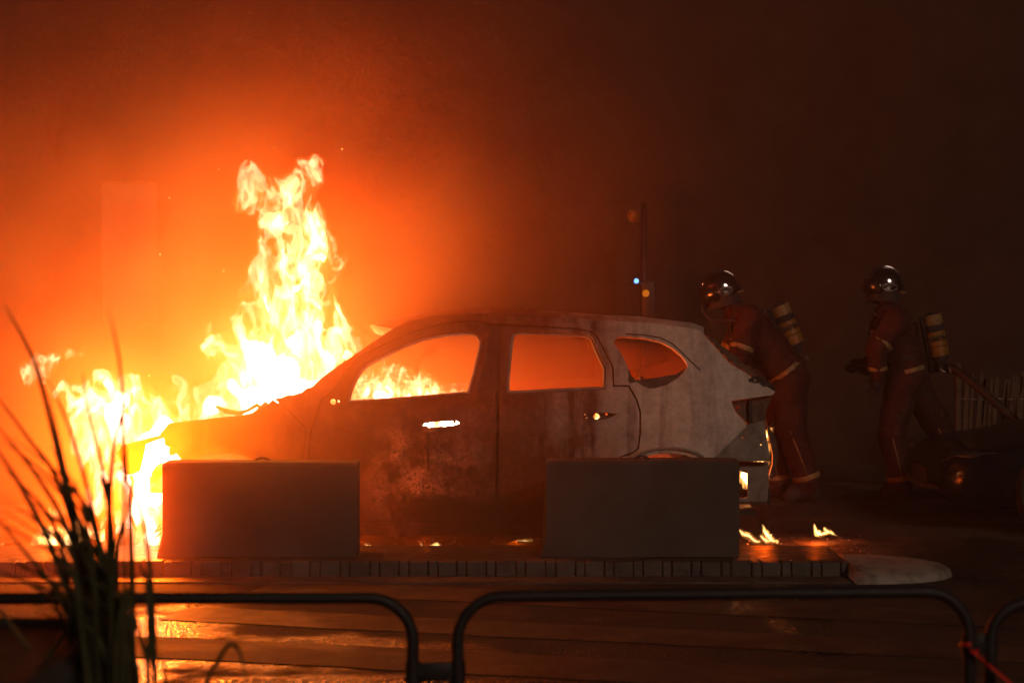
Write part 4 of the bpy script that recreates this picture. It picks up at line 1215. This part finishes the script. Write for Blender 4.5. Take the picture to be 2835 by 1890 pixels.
def firefighter(Y, J, label, tank, tank_label, r_tank):
    g = lambda k: P(J[k][0], J[k][1], Y + J[k][2])
    root = empty('person', (g('pelvis').x, g('pelvis').y, 0))
    caps = []
    add = lambda a, b, ra, rb, mi=0: caps.append((tuple(a), tuple(b), ra, rb, mi))
    pel, wai, che, nec, hea = (g(k) for k in ('pelvis', 'waist', 'chest', 'neck', 'head'))
    dy = Vector((0, .09, 0))
    for s_ in (-1, 1):
        add(pel + dy * s_, wai + dy * s_, .15, .145); add(wai + dy * s_, che + dy * s_, .145, .16); add(che + dy * s_, nec + dy * .8 * s_ + (che - nec) * .3, .15, .10)
    add(nec, hea, .065, .075, 1)
    add(hea, hea + (hea - nec).normalized() * .04, .095, .085, 1)
    for s_ in ('n', 'f'):
        sh_, el, wr, hd_ = (g(k + s_) for k in ('sho', 'elb', 'wri', 'han'))
        hp, kn, an, toe = (g(k + s_) for k in ('hip', 'kne', 'ank', 'toe'))
        add(che + (sh_ - che) * .4, sh_, .11, .085); add(sh_, el, .096, .084); add(el, wr, .084, .060)
        hand(wr, hd_, (-.6, 0, .5) if s_ == 'n' else (-.5, 0, .6), (-.7, .5 if s_ == 'n' else -.5, -.2), caps, 1)
        add(pel + (hp - pel) * .6, hp, .13, .125); add(hp, kn, .135, .108); add(kn, an, .106, .098)
        heel = Vector((an.x + .045, an.y, max(.045, an.z - .09)))
        tp = Vector((toe.x, toe.y, max(.04, toe.z)))
        add(an, heel, .072, .050, 1); add(heel, tp, .048, .040, 1); add(an, tp, .055, .038, 1)
    body_mesh('body', caps, (M_SUIT, M_DARKCLOTH), root)
    for s_ in ('n', 'f'):
        band(g('sho' + s_), g('elb' + s_), .80, .098, .038, 'sleeve_band', M_REFL, root)
        band(g('elb' + s_), g('wri' + s_), .72, .078, .035, 'cuff_band', M_REFL, root)
        band(g('kne' + s_), g('ank' + s_), .93, .110, .040, 'ankle_band', M_REFL, root)
        kn, an = g('kne' + s_), g('ank' + s_)
        o_ = Vector((-.02, -.105, 0)) if s_ == 'n' else Vector((-.02, -.103, 0))
        MB().tube([kn + o_ + Vector((.05, 0, .06)), kn + o_ + Vector((-.01, 0, 0)), kn.lerp(an, .5) + o_ + Vector((.01, 0, 0)), kn.lerp(an, .9) + o_ + Vector((.02, .004, 0))], .016, 6, flat=.4).build('shin_stripe', M_REFL, root, smooth=True)
    # jacket hem band, shoulder yoke band, belt
    hm = pel.lerp(wai, .25)
    def ring(c, rx, ry, w, nm, mat, tilt=0.0):
        pts = [c + Matrix.Rotation(tilt, 3, 'Y') @ Vector((rx * math.cos(a), ry * math.sin(a), 0)) for a in [2 * PI * i / 28 for i in range(29)]]
        b_ = MB()
        V = []; F_ = []
        ax_ = (che - pel).normalized()
        for p in pts[:-1]:
            o_ = (p - c).normalized() * .006
            V += [p - ax_ * w / 2, p - ax_ * w / 2 + o_, p + ax_ * w / 2 + o_, p + ax_ * w / 2]
        for i in range(28):
            j = (i + 1) % 28
            for k in range(4):
                F_.append((i * 4 + k, i * 4 + (k + 1) % 4, j * 4 + (k + 1) % 4, j * 4 + k))
        return b_.poly(V, F_).build(nm, mat, root, smooth='auto')
    tl = math.atan2((che - pel).x, (che - pel).z)
    ring(hm, .168, .255, .034, 'jacket_hem_band', M_REFL, tl)
    ring(wai, .160, .248, .05, 'belt', M_DARKCLOTH, tl)
    ring(che.lerp(nec, .15), .178, .268, .034, 'chest_band', M_REFL, tl)
    # harness straps over the shoulders
    u_ = (nec - pel).normalized(); fw_ = Vector((-u_.z, 0, u_.x)).normalized()
    for s_ in (-1, 1):
        sy = Vector((0, s_ * .13, 0))
        MB().tube([wai - fw_ * .12 + sy, che - fw_ * .175 + sy, che.lerp(nec, .75) - fw_ * .10 + sy + u_ * .03, che.lerp(nec, .85) + sy + u_ * .055, che.lerp(nec, .6) + fw_ * .13 + sy, che + fw_ * .185 + sy, wai + fw_ * .165 + sy * 1.2], .024, 8, flat=.35).build('harness_strap', M_DARKCLOTH, root, smooth=True)
    # breathing mask and hose
    fwd = Vector((-1, 0, -.15)).normalized()
    m0 = hea + fwd * .075 + Vector((0, 0, -.03))
    MB().lathe([(.0, -.02), (.062, -.02), (.07, .0), (.055, .03), (.03, .055), (.0, .06)], m0, 'Z', 16, Vector((0, 0, 1)).rotation_difference(fwd).to_matrix()).build('breathing_mask', M_VISOR, root, smooth='auto')
    MB().tube([m0 + fwd * .05, m0 + fwd * .07 + Vector((0, -.03, -.06)), m0 + Vector((-.01, -.10, -.16)), che + Vector((-.02, -.24, .06))], .014, 7).build('breathing_hose', M_DARKCLOTH, root, smooth=True)
    helmet(hea + Vector((.01, 0, .045)), J['lean'], root)
    setp(root, label, 'person', 'firefighters beside the burning car')
    air_tank(P(tank[0], tank[1], Y + tank[4]), P(tank[2], tank[3], Y + tank[4]), r_tank, tank_label, None)
    return root

J1 = dict(head=(1992, 818, 0), neck=(2034, 856, 0), chest=(2078, 908, 0), waist=(2140, 985, 0), pelvis=(2180, 1035, 0), lean=-.25,
          shon=(2078, 880, -.22), elbn=(2046, 985, -.27), wrin=(1985, 1050, -.22), hann=(1955, 1060, -.2),
          shof=(2066, 876, .22), elbf=(2020, 985, .26), wrif=(1960, 1030, .2), hanf=(1930, 1035, .2),
          hipn=(2190, 1050, -.11), knen=(2192, 1190, -.13), ankn=(2235, 1328, -.12), toen=(2185, 1372, -.13),
          hipf=(2172, 1050, .11), knef=(2128, 1185, .13), ankf=(2150, 1330, .13), toef=(2100, 1370, .13))
firefighter(3.3, J1, 'firefighter in dark red suit bending over the burning car tail', (2152, 838, 2212, 980, -.02), 'yellow lettered air tank on the back of the bending firefighter', .080)
J2 = dict(head=(2446, 805, 0), neck=(2456, 855, 0), chest=(2474, 912, 0), waist=(2500, 985, 0), pelvis=(2506, 1035, 0), lean=0.05,
          shon=(2484, 885, -.23), elbn=(2428, 968, -.28), wrin=(2430, 1040, -.27), hann=(2424, 1074, -.27),
          shof=(2476, 885, .22), elbf=(2452, 975, .28), wrif=(2400, 1010, .25), hanf=(2372, 1015, .24),
          hipn=(2498, 1055, -.11), knen=(2470, 1195, -.14), ankn=(2492, 1330, -.12), toen=(2450, 1368, -.13),
          hipf=(2524, 1055, .11), knef=(2590, 1165, .13), ankf=(2646, 1292, .14), toef=(2615, 1340, .14))
firefighter(3.67, J2, 'firefighter in dark red suit striding along beside the hose, tank on back', (2576, 862, 2606, 1015, -.02), 'yellow lettered air tank on the back of the striding firefighter', .080)

# hose running from the striding firefighter's far hand back past the hip and out to the pumper
M_HOSE = surf_mat('hose_cloth', (0.010, 0.005, 0.004), (0.022, 0.011, 0.009), 20, (0.6, 0.8), 0.4, 150)
hose = empty('fire_hose', P(2700, 1300, 3.6))
hp = [P(2380, 1022, 3.93), P(2450, 1040, 3.98), P(2530, 1030, 4.0), P(2600, 1018, 3.85), P(2640, 1022, 3.6), P(2700, 1066, 3.4), P(2760, 1118, 3.3), P(2835, 1185, 3.2), P(2920, 1262, 3.1), P(3000, 1345, 3.0), P(3080, 1400, 3.0), P(3250, 1418, 3.0)]
sp = []
for i in range(len(hp) - 1):
    p0, p1, p2, p3 = hp[max(0, i - 1)], hp[i], hp[i + 1], hp[min(len(hp) - 1, i + 2)]
    for k in range(6):
        t = k / 6
        sp.append(.5 * ((2 * p1) + (-p0 + p2) * t + (2 * p0 - 5 * p1 + 4 * p2 - p3) * t * t + (-p0 + 3 * p1 - 3 * p2 + p3) * t ** 3))
MB().tube(sp, .036, 12).build('hose_line', M_HOSE, hose, smooth=True)
MB().lathe([(.0, -.14), (.022, -.14), (.026, -.05), (.02, .0), (.03, .02), (.038, .10), (.0, .10)], hp[0], 'Z', 16, Vector((0, 0, 1)).rotation_difference((hp[1] - hp[0]).normalized()).to_matrix()).build('nozzle', M_STEEL, hose, smooth='auto')
setp(hose, 'thick dark fire hose running from the striding firefighter past the paling fence', 'fire hose')

# ------------------------------------------------------------------ paling fence behind the firefighters
M_WOOD = surf_mat('weathered_wood', (0.05, 0.034, 0.018), (0.11, 0.08, 0.045), 12, (0.6, 0.9), 0.5, 90)
fe = empty('paling_fence', P(2740, 1200, 5.2))
rng = random.Random(8)
s0 = None
for k in range(30):
    px = 2668 + k * 12.5
    base = P(px, 1030, 5.2); h = .95 + rng.uniform(-.05, .03)
    me_ = MB()
    w = .016 + rng.uniform(-.003, .004)
    lean_ = rng.uniform(.02, .12)
    c = [(base.x - w, 5.2, .02), (base.x + w, 5.2, .02), (base.x + w + lean_, 5.2, h - .03), (base.x + lean_, 5.2, h), (base.x - w + lean_, 5.2, h - .03)]
    me_.poly([(x, y - .008, z) for x, y, z in c] + [(x, y + .008, z) for x, y, z in c], [(0, 1, 2, 3, 4), (9, 8, 7, 6, 5)] + [(i, i + 5, (i + 1) % 5 + 5, (i + 1) % 5) for i in range(5)])
    me_.build('pale', M_WOOD, fe)
x0_, x1_ = P(2655, 1030, 5.2).x, P(3050, 1030, 5.2).x
for z in (.28, .72):
    MB().tube([(x0_ + (x1_ - x0_) * i / 30, 5.2 + .012 * (-1) ** i, z + .004 * math.sin(i)) for i in range(31)], .004, 5).build('tie_wire', M_STEEL, fe, smooth=True)
for x in (x0_, x1_):
    MB().tube([(x, 5.24, 0), (x, 5.24, 1.05)], .03, 8).build('post', M_WOOD, fe, smooth='auto')
setp(fe, 'wooden paling fence behind the striding firefighter and the hose', 'fence')

# ------------------------------------------------------------------ dark car nosing in
M_DARKCAR = surf_mat('dark_car_paint', (0.006, 0.006, 0.008), (0.010, 0.010, 0.013), 5, (0.14, 0.24), 0.0, 50, spec=.3)
M_GLASS = surf_mat('dark_glass', (0.004, 0.004, 0.005), (0.007, 0.007, 0.008), 5, (0.04, 0.08))
M_TYRE = surf_mat('tyre', (0.010, 0.010, 0.010), (0.022, 0.022, 0.022), 20, (0.7, 0.9), 0.3, 90)
M_LAMPGL = surf_mat('lamp_glass', (0.02, 0.02, 0.022), (0.04, 0.04, 0.042), 20, (0.25, 0.4))
NX = P(2588, 1330, 1.5).x
dc = empty('dark_car', (NX + 2.0, 1.95, 0))
CY = 1.95
st_ = [(0.0, .30, .42, .46, .60), (.06, .22, .52, .55, .74), (.25, .18, .58, .62, .82), (.6, .18, .63, .69, .86), (1.0, .18, .69, .78, .87), (1.25, .18, .76, .84, .88), (2.2, .18, .84, .88, .88), (3.2, .18, .86, .90, .87), (3.7, .20, .86, .90, .84), (3.95, .26, .80, .86, .74), (4.02, .34, .70, .74, .62)]
rows = []
for (x, zs_, zb, zc, hw_) in st_:
    row = []
    for (fy, fz) in ((.92, 0.0), (1.0, .25), (1.01, .6), (.99, .9), (.93, 1.0)):
        row.append((fy * hw_, zs_ + (zb - zs_) * fz))
    for fy in (.75, .4, 0.0): row.append((fy * hw_, zc - (zc - zb) * (fy / .93) ** 2))
    full = [(-y, z) for y, z in row] + [(y, z) for y, z in reversed(row[:-1])]
    rows.append([(NX + x, CY + y, z) for y, z in full])
m_ = len(rows[0])
V = [p for r_ in rows for p in r_]
F_ = [(i * m_ + k, i * m_ + (k + 1) % m_, (i + 1) * m_ + (k + 1) % m_, (i + 1) * m_ + k) for i in range(len(rows) - 1) for k in range(m_)]
F_ += [tuple(range(m_)), tuple((len(rows) - 1) * m_ + k for k in reversed(range(m_)))]
bo = MB().poly(V, F_).build('body', M_DARKCAR, dc, smooth=True)
gh = [(1.08, .80, .74, .83), (1.75, 1.36, .60, 1.38), (2.4, 1.42, .60, 1.45), (3.2, 1.36, .58, 1.39), (3.75, .88, .72, .90)]
V = []
for (x, z, hw_, zc) in gh:
    zb = .83 if x > 1.2 else .79
    V += [(NX + x, CY - .80 + (0 if x > 1.2 else .08), zb - .02), (NX + x, CY - hw_, z), (NX + x, CY, zc), (NX + x, CY + hw_, z), (NX + x, CY + .80 - (0 if x > 1.2 else .08), zb - .02)]
F_ = [(i * 5 + k, i * 5 + k + 1, (i + 1) * 5 + k + 1, (i + 1) * 5 + k) for i in range(4) for k in range(4)] + [(0, 1, 2, 3, 4), tuple(20 + k for k in (4, 3, 2, 1, 0))]
MB().poly(V, F_).build('cabin_glass', M_GLASS, dc)
rf = MB()
V = []
for (x, z, hw_, zc) in gh[1:4]:
    V += [(NX + x, CY - hw_ - .01, z - .01), (NX + x, CY - hw_ * .7, z + .035), (NX + x, CY, zc + .012), (NX + x, CY + hw_ * .7, z + .035), (NX + x, CY + hw_ + .01, z - .01)]
rf.poly(V, [(i * 5 + k, i * 5 + k + 1, (i + 1) * 5 + k + 1, (i + 1) * 5 + k) for i in range(2) for k in range(4)]).build('roof', M_DARKCAR, dc, smooth=True)
for s_ in (-1, 1):
    for (xa, za, ya, xb, zb_, yb) in ((1.1, .80, .74, 1.75, 1.37, .61), (2.35, .82, .81, 2.38, 1.42, .61), (3.74, .86, .74, 3.2, 1.37, .59)):
        MB().tube([(NX + xa, CY + s_ * ya, za), (NX + xb, CY + s_ * yb, zb_)], .03, 6).build('pillar', M_DARKCAR, dc, smooth=True)
    MB().tube([(NX + .05, CY + s_ * .50, .50), (NX + .08, CY + s_ * .62, .515), (NX + .2, CY + s_ * .745, .54), (NX + .36, CY + s_ * .80, .56)], [.03, .045, .045, .015], 8, flat=.8).build('headlight', M_LAMPGL, dc, smooth=True)
    MB().box((NX + 1.35, CY + s_ * .98, .92), (.10, .18, .12), None, .03, 3).build('door_mirror', M_DARKCAR, dc, smooth='auto')
    for x in (.78, 3.3):
        w = empty('wheel', (NX + x, CY + s_ * .78, .31)); w.parent = dc; w.matrix_parent_inverse = parent_world(dc).inverted()
        MB().lathe([(.20, -.1), (.29, -.1), (.31, -.06), (.31, .06), (.29, .1), (.20, .1)], (NX + x, CY + s_ * .80, .31), 'Y', 28).build('tyre', M_TYRE, w, smooth='auto')
        MB().lathe([(0, -.06), (.18, -.06), (.2, -.09), (.2, .09), (.18, .06), (0, .06)], (NX + x, CY + s_ * .80, .31), 'Y', 20).build('rim', M_STEEL, w, smooth='auto')
MB().box((NX + .0, CY, .36), (.03, .50, .11), None, .005).build('number_plate', M_TYRE, dc)
MB().tube([(NX + .03, CY - .55, .30), (NX - .01, CY - .25, .29), (NX - .015, CY, .29), (NX - .01, CY + .25, .29), (NX + .03, CY + .55, .30)], .035, 6, flat=.8).build('air_intake', M_TYRE, dc, smooth=True)
setp(dc, 'dark parked car nosing in before the striding firefighter feet', 'car')

# ------------------------------------------------------------------ lights and pole far off in the smoke
M_ORANGE = None
def glow_mat(name, col, st):
    m, nt, ns, ls = nt_mat(name)
    b = ns['Principled BSDF']
    b.inputs['Base Color'].default_value = (*[c * .06 for c in col], 1)
    b.inputs['Emission Color'].default_value = (*col, 1); b.inputs['Emission Strength'].default_value = st
    return m
py_ = 5.9
pole_b = P(1782, 1200, py_)
sg = empty('signal_pole', (pole_b.x, py_, 0))
tz = P(1782, 560, py_).z
MB().tube([(pole_b.x, py_, 0), (pole_b.x, py_, 1.2), (pole_b.x, py_, tz)], [.045, .035, .03], 12).build('pole', M_BLACK, sg, smooth=True)
hz_ = P(1790, 810, py_).z
MB().box((pole_b.x + .03, py_ - .1, hz_ - .1), (.14, .12, .42), None, .03).build('signal_head', M_BLACK, sg, smooth='auto')
sl = P(1788, 812, py_ - .2)
MB().lathe([(0, -.02), (.03, -.02), (.034, .0), (.02, .02), (0, .024)], sl, 'Y', 14).build('amber_lens', glow_mat('amber_lens', (1, .25, .01), .5), sg, smooth='auto')
ar = P(1710, 790, py_)
MB().box((P(1775, 790, py_).x - .22, py_, ar.z), (.5, .3, .03), None, .01).build('name_panel', M_WALL, sg)
setp(sg, 'dark signal pole with amber lens seen through the smoke above the car roof', 'signal pole')
def pole_lamp(px, py, Y, r, col, st, nm):
    c = P(px, py, Y)
    bm_ = bmesh.new(); bmesh.ops.create_uvsphere(bm_, u_segments=16, v_segments=10, radius=r)
    for v_ in bm_.verts: v_.co = Vector((v_.co.x, v_.co.y, v_.co.z * 1.1)) + c
    me_ = bpy.data.meshes.new(nm); bm_.to_mesh(me_); bm_.free(); me_.shade_smooth()
    lm_ = link_mesh(nm, me_, glow_mat('glow_' + nm, col, st), sg)
    MB().tube([(pole_b.x, py_, c.z - r * 1.6), (c.x, Y, c.z - r * 1.5), (c.x, Y, c.z - r * .8)], .014, 6).build('lamp_arm', M_BLACK, lm_, smooth=True)
pole_lamp(1752, 598, py_ - .05, .055, (1, .16, .005), .05, 'orange_lamp')
pole_lamp(1762, 778, py_ - .1, .022, (.12, .35, 1.0), 3.0, 'blue_lamp')

# ------------------------------------------------------------------ hoop barriers close to the camera
YB = -6.96
def bez_hoop(xl, xr, zl, zr, R, lower=True, xl_open=False, xr_open=False):
    pts = []
    if not xl_open:
        pts += [(xl, YB, 0.0), (xl, YB, zl - R)]
        pts += [(xl + R - R * math.cos(a), YB, zl - R + R * math.sin(a)) for a in [PI / 2 * i / 10 for i in range(1, 11)]]
    else:
        pts += [(xl, YB, zl)]
    n = 8
    a0 = pts[-1][0]; b0 = xr - (0 if xr_open else R)
    pts += [(a0 + (b0 - a0) * i / n, YB, zl + (zr - zl) * i / n) for i in range(1, n + 1)]
    if not xr_open:
        pts += [(xr - R + R * math.sin(a), YB, zr - R + R * math.cos(a)) for a in [PI / 2 * i / 10 for i in range(1, 11)]]
        pts += [(xr, YB, 0.0)]
    return pts
def hoop(pts, label, bars):
    xs_ = [p[0] for p in pts]
    rt = empty('hoop_barrier', (sum(xs_) / len(xs_), YB, 0))
    MB().tube(pts, .0158, 14).build('hoop', M_BLACK, rt, smooth=True)
    for (x0_, x1_, z) in bars:
        MB().tube([(x0_, YB, z), (x1_, YB, z)], .012, 10).build('cross_bar', M_BLACK, rt, smooth=True)
    for x in {round(pts[0][0], 3), round(pts[-1][0], 3)}:
        MB().lathe([(.0, 0), (.045, 0), (.045, .008), (.02, .012), (.0, .012)], (x, YB, 0.004), 'Z', 16).build('base_flange', M_BLACK, rt, smooth='auto')
    return setp(rt, label, 'barrier', 'hoop barriers along the pavement edge')
def bx(px): return P(px, 1700, YB).x
zl = P(1000, 1654, YB).z; zr = P(1400, 1650, YB).z; zr2 = P(2500, 1637, YB).z
lx0, lx1, rx0, rx1 = bx(1143) - 1.55, bx(1143), bx(1268), bx(2684)
hoop(bez_hoop(lx0, lx1, zl - .003, zl, .115), 'black hoop barrier standing between the tall grass and the middle bracket', [(lx0, lx1, .25)])
hoop(bez_hoop(rx0, rx1, zr, zr2, .115), 'black hoop barrier whose whole top rail crosses before the road stripes', [(rx0, rx1, .25)])
hx0 = bx(2742)
hoop(bez_hoop(hx0, hx0 + 1.5, P(2742, 1668, YB).z, P(2742, 1660, YB).z, .10), 'black hoop barrier past the red strap, cut off by the picture edge', [(hx0, hx0 + 1.5, .25)])
def bracket(xa, xb, z, label):
    rt = empty('barrier_bracket', ((xa + xb) / 2, YB, z))
    MB().box(((xa + xb) / 2, YB, z), (xb - xa - .026, .022, .052), None, .004).build('plate', M_BLACK, rt, smooth='auto')
    for x in (xa, xb):
        MB().lathe([(.0165, -.03), (.0205, -.03), (.0205, .03), (.0165, .03)], (x, YB, z), 'Z', 16).build('clamp', M_BLACK, rt, smooth='auto')
    for x in (xa + .02, xb - .02):
        MB().lathe([(0, 0), (.006, 0), (.006, .006), (0, .006)], (x, YB - .018, z), 'Y', 8).build('bolt', M_BLACK, rt)
    return setp(rt, label, 'bracket', 'brackets joining the hoop barriers')
bracket(lx1, rx0, P(1200, 1858, YB).z, 'black bracket joining the two big hoop barriers')
bracket(rx1, hx0, P(2710, 1780, YB).z, 'black bracket beside the red strap')
# red strap tied round the last post
M_RED = surf_mat('red_strap', (0.62, 0.012, 0.006), (0.75, 0.02, 0.01), 20, (0.35, 0.5), 0.2, 120)
rs = empty('red_strap', P(2690, 1800, YB - .03))
MB().tube([P(2686, 1797, YB - .03), P(2700, 1808, YB - .035), P(2728, 1832, YB - .04)], [.011, .0115, .006], 8, flat=.4).build('strap_length', M_RED, rs, smooth=True)
MB().tube([P(2730, 1834, YB - .04), P(2745, 1846, YB - .045), P(2790, 1885, YB - .05), P(2850, 1945, YB - .06), P(2900, 2050, YB - .06)], [.006, .0115, .012, .012, .010], 8, flat=.4).build('strap_length', M_RED, rs, smooth=True)
MB().tube([(rx1 + .021 * math.cos(a), YB + .021 * math.sin(a), P(2686, 1797, YB).z + .004 * a) for a in [2 * PI * i / 14 - 1.6 for i in range(15)]], .006, 6).build('strap_knot', M_RED, rs, smooth=True)
setp(rs, 'bright red strap tied to the barrier post and hanging out of the picture', 'strap')

# ------------------------------------------------------------------ planter with tall grass, very close
M_LEAF = surf_mat('grass_blade', (0.035, 0.045, 0.014), (0.085, 0.085, 0.030), 25, (0.5, 0.75), 0.2, 200)
YP = -7.9
px1 = P(165, 1757, YP - .3).x
pz = P(100, 1757, YP + .2).z
pl = empty('planter', (-1.7, YP, 0))
pw0, pw1 = -2.4, px1
for (c, s_) in ((((pw0 + pw1) / 2, YP - .42, pz / 2), (pw1 - pw0, .06, pz)), (((pw0 + pw1) / 2, YP + .42, pz / 2), (pw1 - pw0, .06, pz)), ((pw1 - .03, YP, pz / 2), (.06, .778, pz)), ((pw0 + .03, YP, pz / 2), (.06, .778, pz))):
    MB().box(c, s_, None, .01).build('side', M_CONC, pl, smooth='auto')
MB().box(((pw0 + pw1) / 2, YP, pz - .04), (pw1 - pw0 - .125, .775, .06)).build('soil', M_CHAR, pl)
setp(pl, 'dark concrete planter in the picture corner behind the tall grass', 'planter')
gr = empty('tall_grass', (P(320, 1900, YP).x, YP, 0))
setp(gr, 'clump of tall arching grass growing beside the planter, dark against the fire', 'grass plant')
rng = random.Random(12)
def blade(pts, w, Yo):
    P3 = []
    n = len(pts)
    w3 = [Q(x, y, YP + Yo) for x, y in pts]
    rt = Vector((P(320, 1900, YP).x + .06 * rng.uniform(-1, 1), w3[0].y, 0.0))
    w3 = [rt, rt.lerp(w3[0], .5) + Vector((.3 * (w3[0].x - rt.x), 0, 0))] + w3
    # smooth
    sm_ = []
    for i in range(len(w3) - 1):
        p0, p1, p2, p3 = w3[max(0, i - 1)], w3[i], w3[i + 1], w3[min(len(w3) - 1, i + 2)]
        for k in range(5):
            t = k / 5
            sm_.append(.5 * ((2 * p1) + (-p0 + p2) * t + (2 * p0 - 5 * p1 + 4 * p2 - p3) * t * t + (-p0 + 3 * p1 - 3 * p2 + p3) * t ** 3))
    sm_.append(w3[-1])
    m__ = len(sm_)
    MB().tube(sm_, [w * (1 - .25 * (i / m__)) if i < m__ * .6 else w * .85 * max(.08, 1 - ((i / m__ - .6) / .4) ** 1.6) for i in range(m__)], 6, flat=.35).build('blade', M_LEAF, gr, smooth=True)
explicit = [
    [(250, 1568), (190, 1300), (100, 900), (60, 790), (10, 700)],
    [(285, 1568), (284, 1100), (278, 860), (248, 705)],
    [(240, 1568), (150, 1150), (60, 1000), (-40, 870)],
    [(230, 1568), (170, 1260), (90, 1100), (-30, 950)],
    [(200, 1568), (140, 1380), (60, 1270), (-40, 1150)],
    [(210, 1568), (130, 1290), (50, 1120), (-30, 1000)],
    [(120, 1568), (60, 1480), (0, 1400), (-40, 1340)],
    [(300, 1568), (300, 1300), (296, 1150), (288, 1010)],
    [(308, 1568), (306, 1350), (302, 1180), (304, 1080)],
    [(270, 1568), (262, 1300), (240, 1100), (200, 930), (190, 850)],
    [(220, 1568), (200, 1300), (150, 1080), (112, 900)],
    [(255, 1568), (246, 1350), (200, 1120), (150, 960), (110, 870)],
    [(340, 1568), (342, 1420), (335, 1330), (318, 1290)],
    [(470, 1600), (500, 1520), (520, 1485), (535, 1478), (552, 1500), (566, 1560)],
    [(60, 1600), (110, 1510), (160, 1440), (200, 1390)],
    [(380, 1600), (378, 1540), (372, 1500)],
    [(262, 1568), (250, 1250), (262, 1020), (300, 900)],
]
for i, e_ in enumerate(explicit):
    blade(e_, rng.uniform(.013, .020), rng.uniform(-.25, .25))
for i in range(64):
    b0 = rng.gauss(255, 38)
    tip = b0 - rng.uniform(20, 250) if rng.random() < .8 else b0 + rng.uniform(0, 60)
    ht = rng.uniform(1000, 1420)
    mid = b0 + (tip - b0) * .35
    blade([(b0, 1600), (b0 * .75 + mid * .25, 1600 - (1600 - ht) * .45), (mid, 1600 - (1600 - ht) * .78), (tip, ht)], rng.uniform(.010, .017), rng.uniform(-.3, .3))
# ------------------------------------------------------------------ air: even haze round everything, smoke banks behind and round the fire
def volume_mat(name, color, density, plain=True):
    m, nt, ns, ls = nt_mat(name)
    for n in list(ns):
        if n.type == 'BSDF_PRINCIPLED': ns.remove(n)
    out = [n for n in ns if n.type == 'OUTPUT_MATERIAL'][0]
    v = ns.new('ShaderNodeVolumeScatter' if plain else 'ShaderNodeVolumePrincipled')
    v.inputs['Color'].default_value = (*color, 1)
    v.inputs['Density'].default_value = density
    if not plain:
        v.inputs['Density Attribute'].default_value = ''
        v.inputs['Temperature Attribute'].default_value = ''
    ls.new(v.outputs[0], out.inputs['Volume'])
    return m

hz = MB().box((0, -0.5, 4.0), (30, 27, 10.0)).build('haze', volume_mat('haze_air', (1.0, 0.78, 0.66), 0.0042, False))
setp(hz, 'thin smoky haze filling the night air round the fire', 'haze', None, 'stuff')

def smoke_puff(c, r, dens_, label, seed):
    bm = bmesh.new()
    bmesh.ops.create_icosphere(bm, subdivisions=5, radius=1.0)
    for v_ in bm.verts:
        d = v_.co.normalized()
        k = 1.0 + 0.14 * mnoise.fractal(d * 1.5 + Vector((seed, 0, 0)), 1.0, 2.0, 3)
        v_.co = Vector((c[0] + d.x * r[0] * k, c[1] + d.y * r[1] * k, max(0.012 + 0.001 * seed, c[2] + d.z * r[2] * k)))
    me = bpy.data.meshes.new('smoke')
    bm.to_mesh(me); bm.free(); me.shade_smooth()
    o = link_mesh('smoke', me, volume_mat('smoke_puff', (1.0, 0.22, 0.03), dens_))
    return setp(o, label, 'smoke', 'smoke round the fire', 'stuff')
cb = Vector((P(1490, 1000, .9).x, YC, .95))
smoke_puff(cb, (1.5, .64, .46), 0.6, 'orange lit smoke filling the burning car cabin', 9.0)

# fire smoke, widened for the flames' glare: thick at the flames, thinning with distance
def fire_smoke(c, R, peak, power, label):
    m, nt, ns, ls = nt_mat('fire_smoke')
    for n in list(ns):
        if n.type == 'BSDF_PRINCIPLED': ns.remove(n)
    out = [n for n in ns if n.type == 'OUTPUT_MATERIAL'][0]
    tc = ns.new('ShaderNodeTexCoord')
    ln = ns.new('ShaderNodeVectorMath'); ln.operation = 'LENGTH'
    ls.new(tc.outputs['Object'], ln.inputs[0])
    inv = ns.new('ShaderNodeMath'); inv.operation = 'SUBTRACT'; inv.inputs[0].default_value = 1.0; inv.use_clamp = True
    ls.new(ln.outputs['Value'], inv.inputs[1])
    pw = ns.new('ShaderNodeMath'); pw.operation = 'POWER'; pw.inputs[1].default_value = power
    ls.new(inv.outputs[0], pw.inputs[0])
    mu = ns.new('ShaderNodeMath'); mu.operation = 'MULTIPLY'; mu.inputs[1].default_value = peak
    ls.new(pw.outputs[0], mu.inputs[0])
    v = ns.new('ShaderNodeVolumeScatter')
    v.inputs['Color'].default_value = (1.0, 0.48, 0.14, 1)
    geo = ns.new('ShaderNodeNewGeometry')
    nz = noise_node(ns, ls, geo.outputs['Position'], 1.0, 2.0, 0.55, 0.0)
    mp = ns.new('ShaderNodeMapRange')
    mp.inputs[1].default_value = 0.32; mp.inputs[2].default_value = 0.68
    mp.inputs[3].default_value = 0.25; mp.inputs[4].default_value = 1.75
    ls.new(nz.outputs[0], mp.inputs[0])
    m2 = ns.new('ShaderNodeMath'); m2.operation = 'MULTIPLY'
    ls.new(mu.outputs[0], m2.inputs[0]); ls.new(mp.outputs[0], m2.inputs[1])
    ls.new(m2.outputs[0], v.inputs['Density'])
    ls.new(v.outputs[0], out.inputs['Volume'])
    m.cycles.volume_step_rate = 0.9
    bm = bmesh.new()
    bmesh.ops.create_icosphere(bm, subdivisions=4, radius=1.0)
    zmin = (0.014 - c.z) / R[2]
    for v_ in bm.verts: v_.co.z = max(v_.co.z, zmin)
    me = bpy.data.meshes.new('smoke'); bm.to_mesh(me); bm.free()
    o = link_mesh('smoke', me, m)
    o.location = c; o.scale = R
    return setp(o, label, 'smoke', 'smoke round the fire', 'stuff')
fire_smoke(Q(490, 940, 0.0), (4.6, 4.0, 4.4), 1.12, 3.5, 'glowing smoke rolling off the fire and thinning over the burning car')
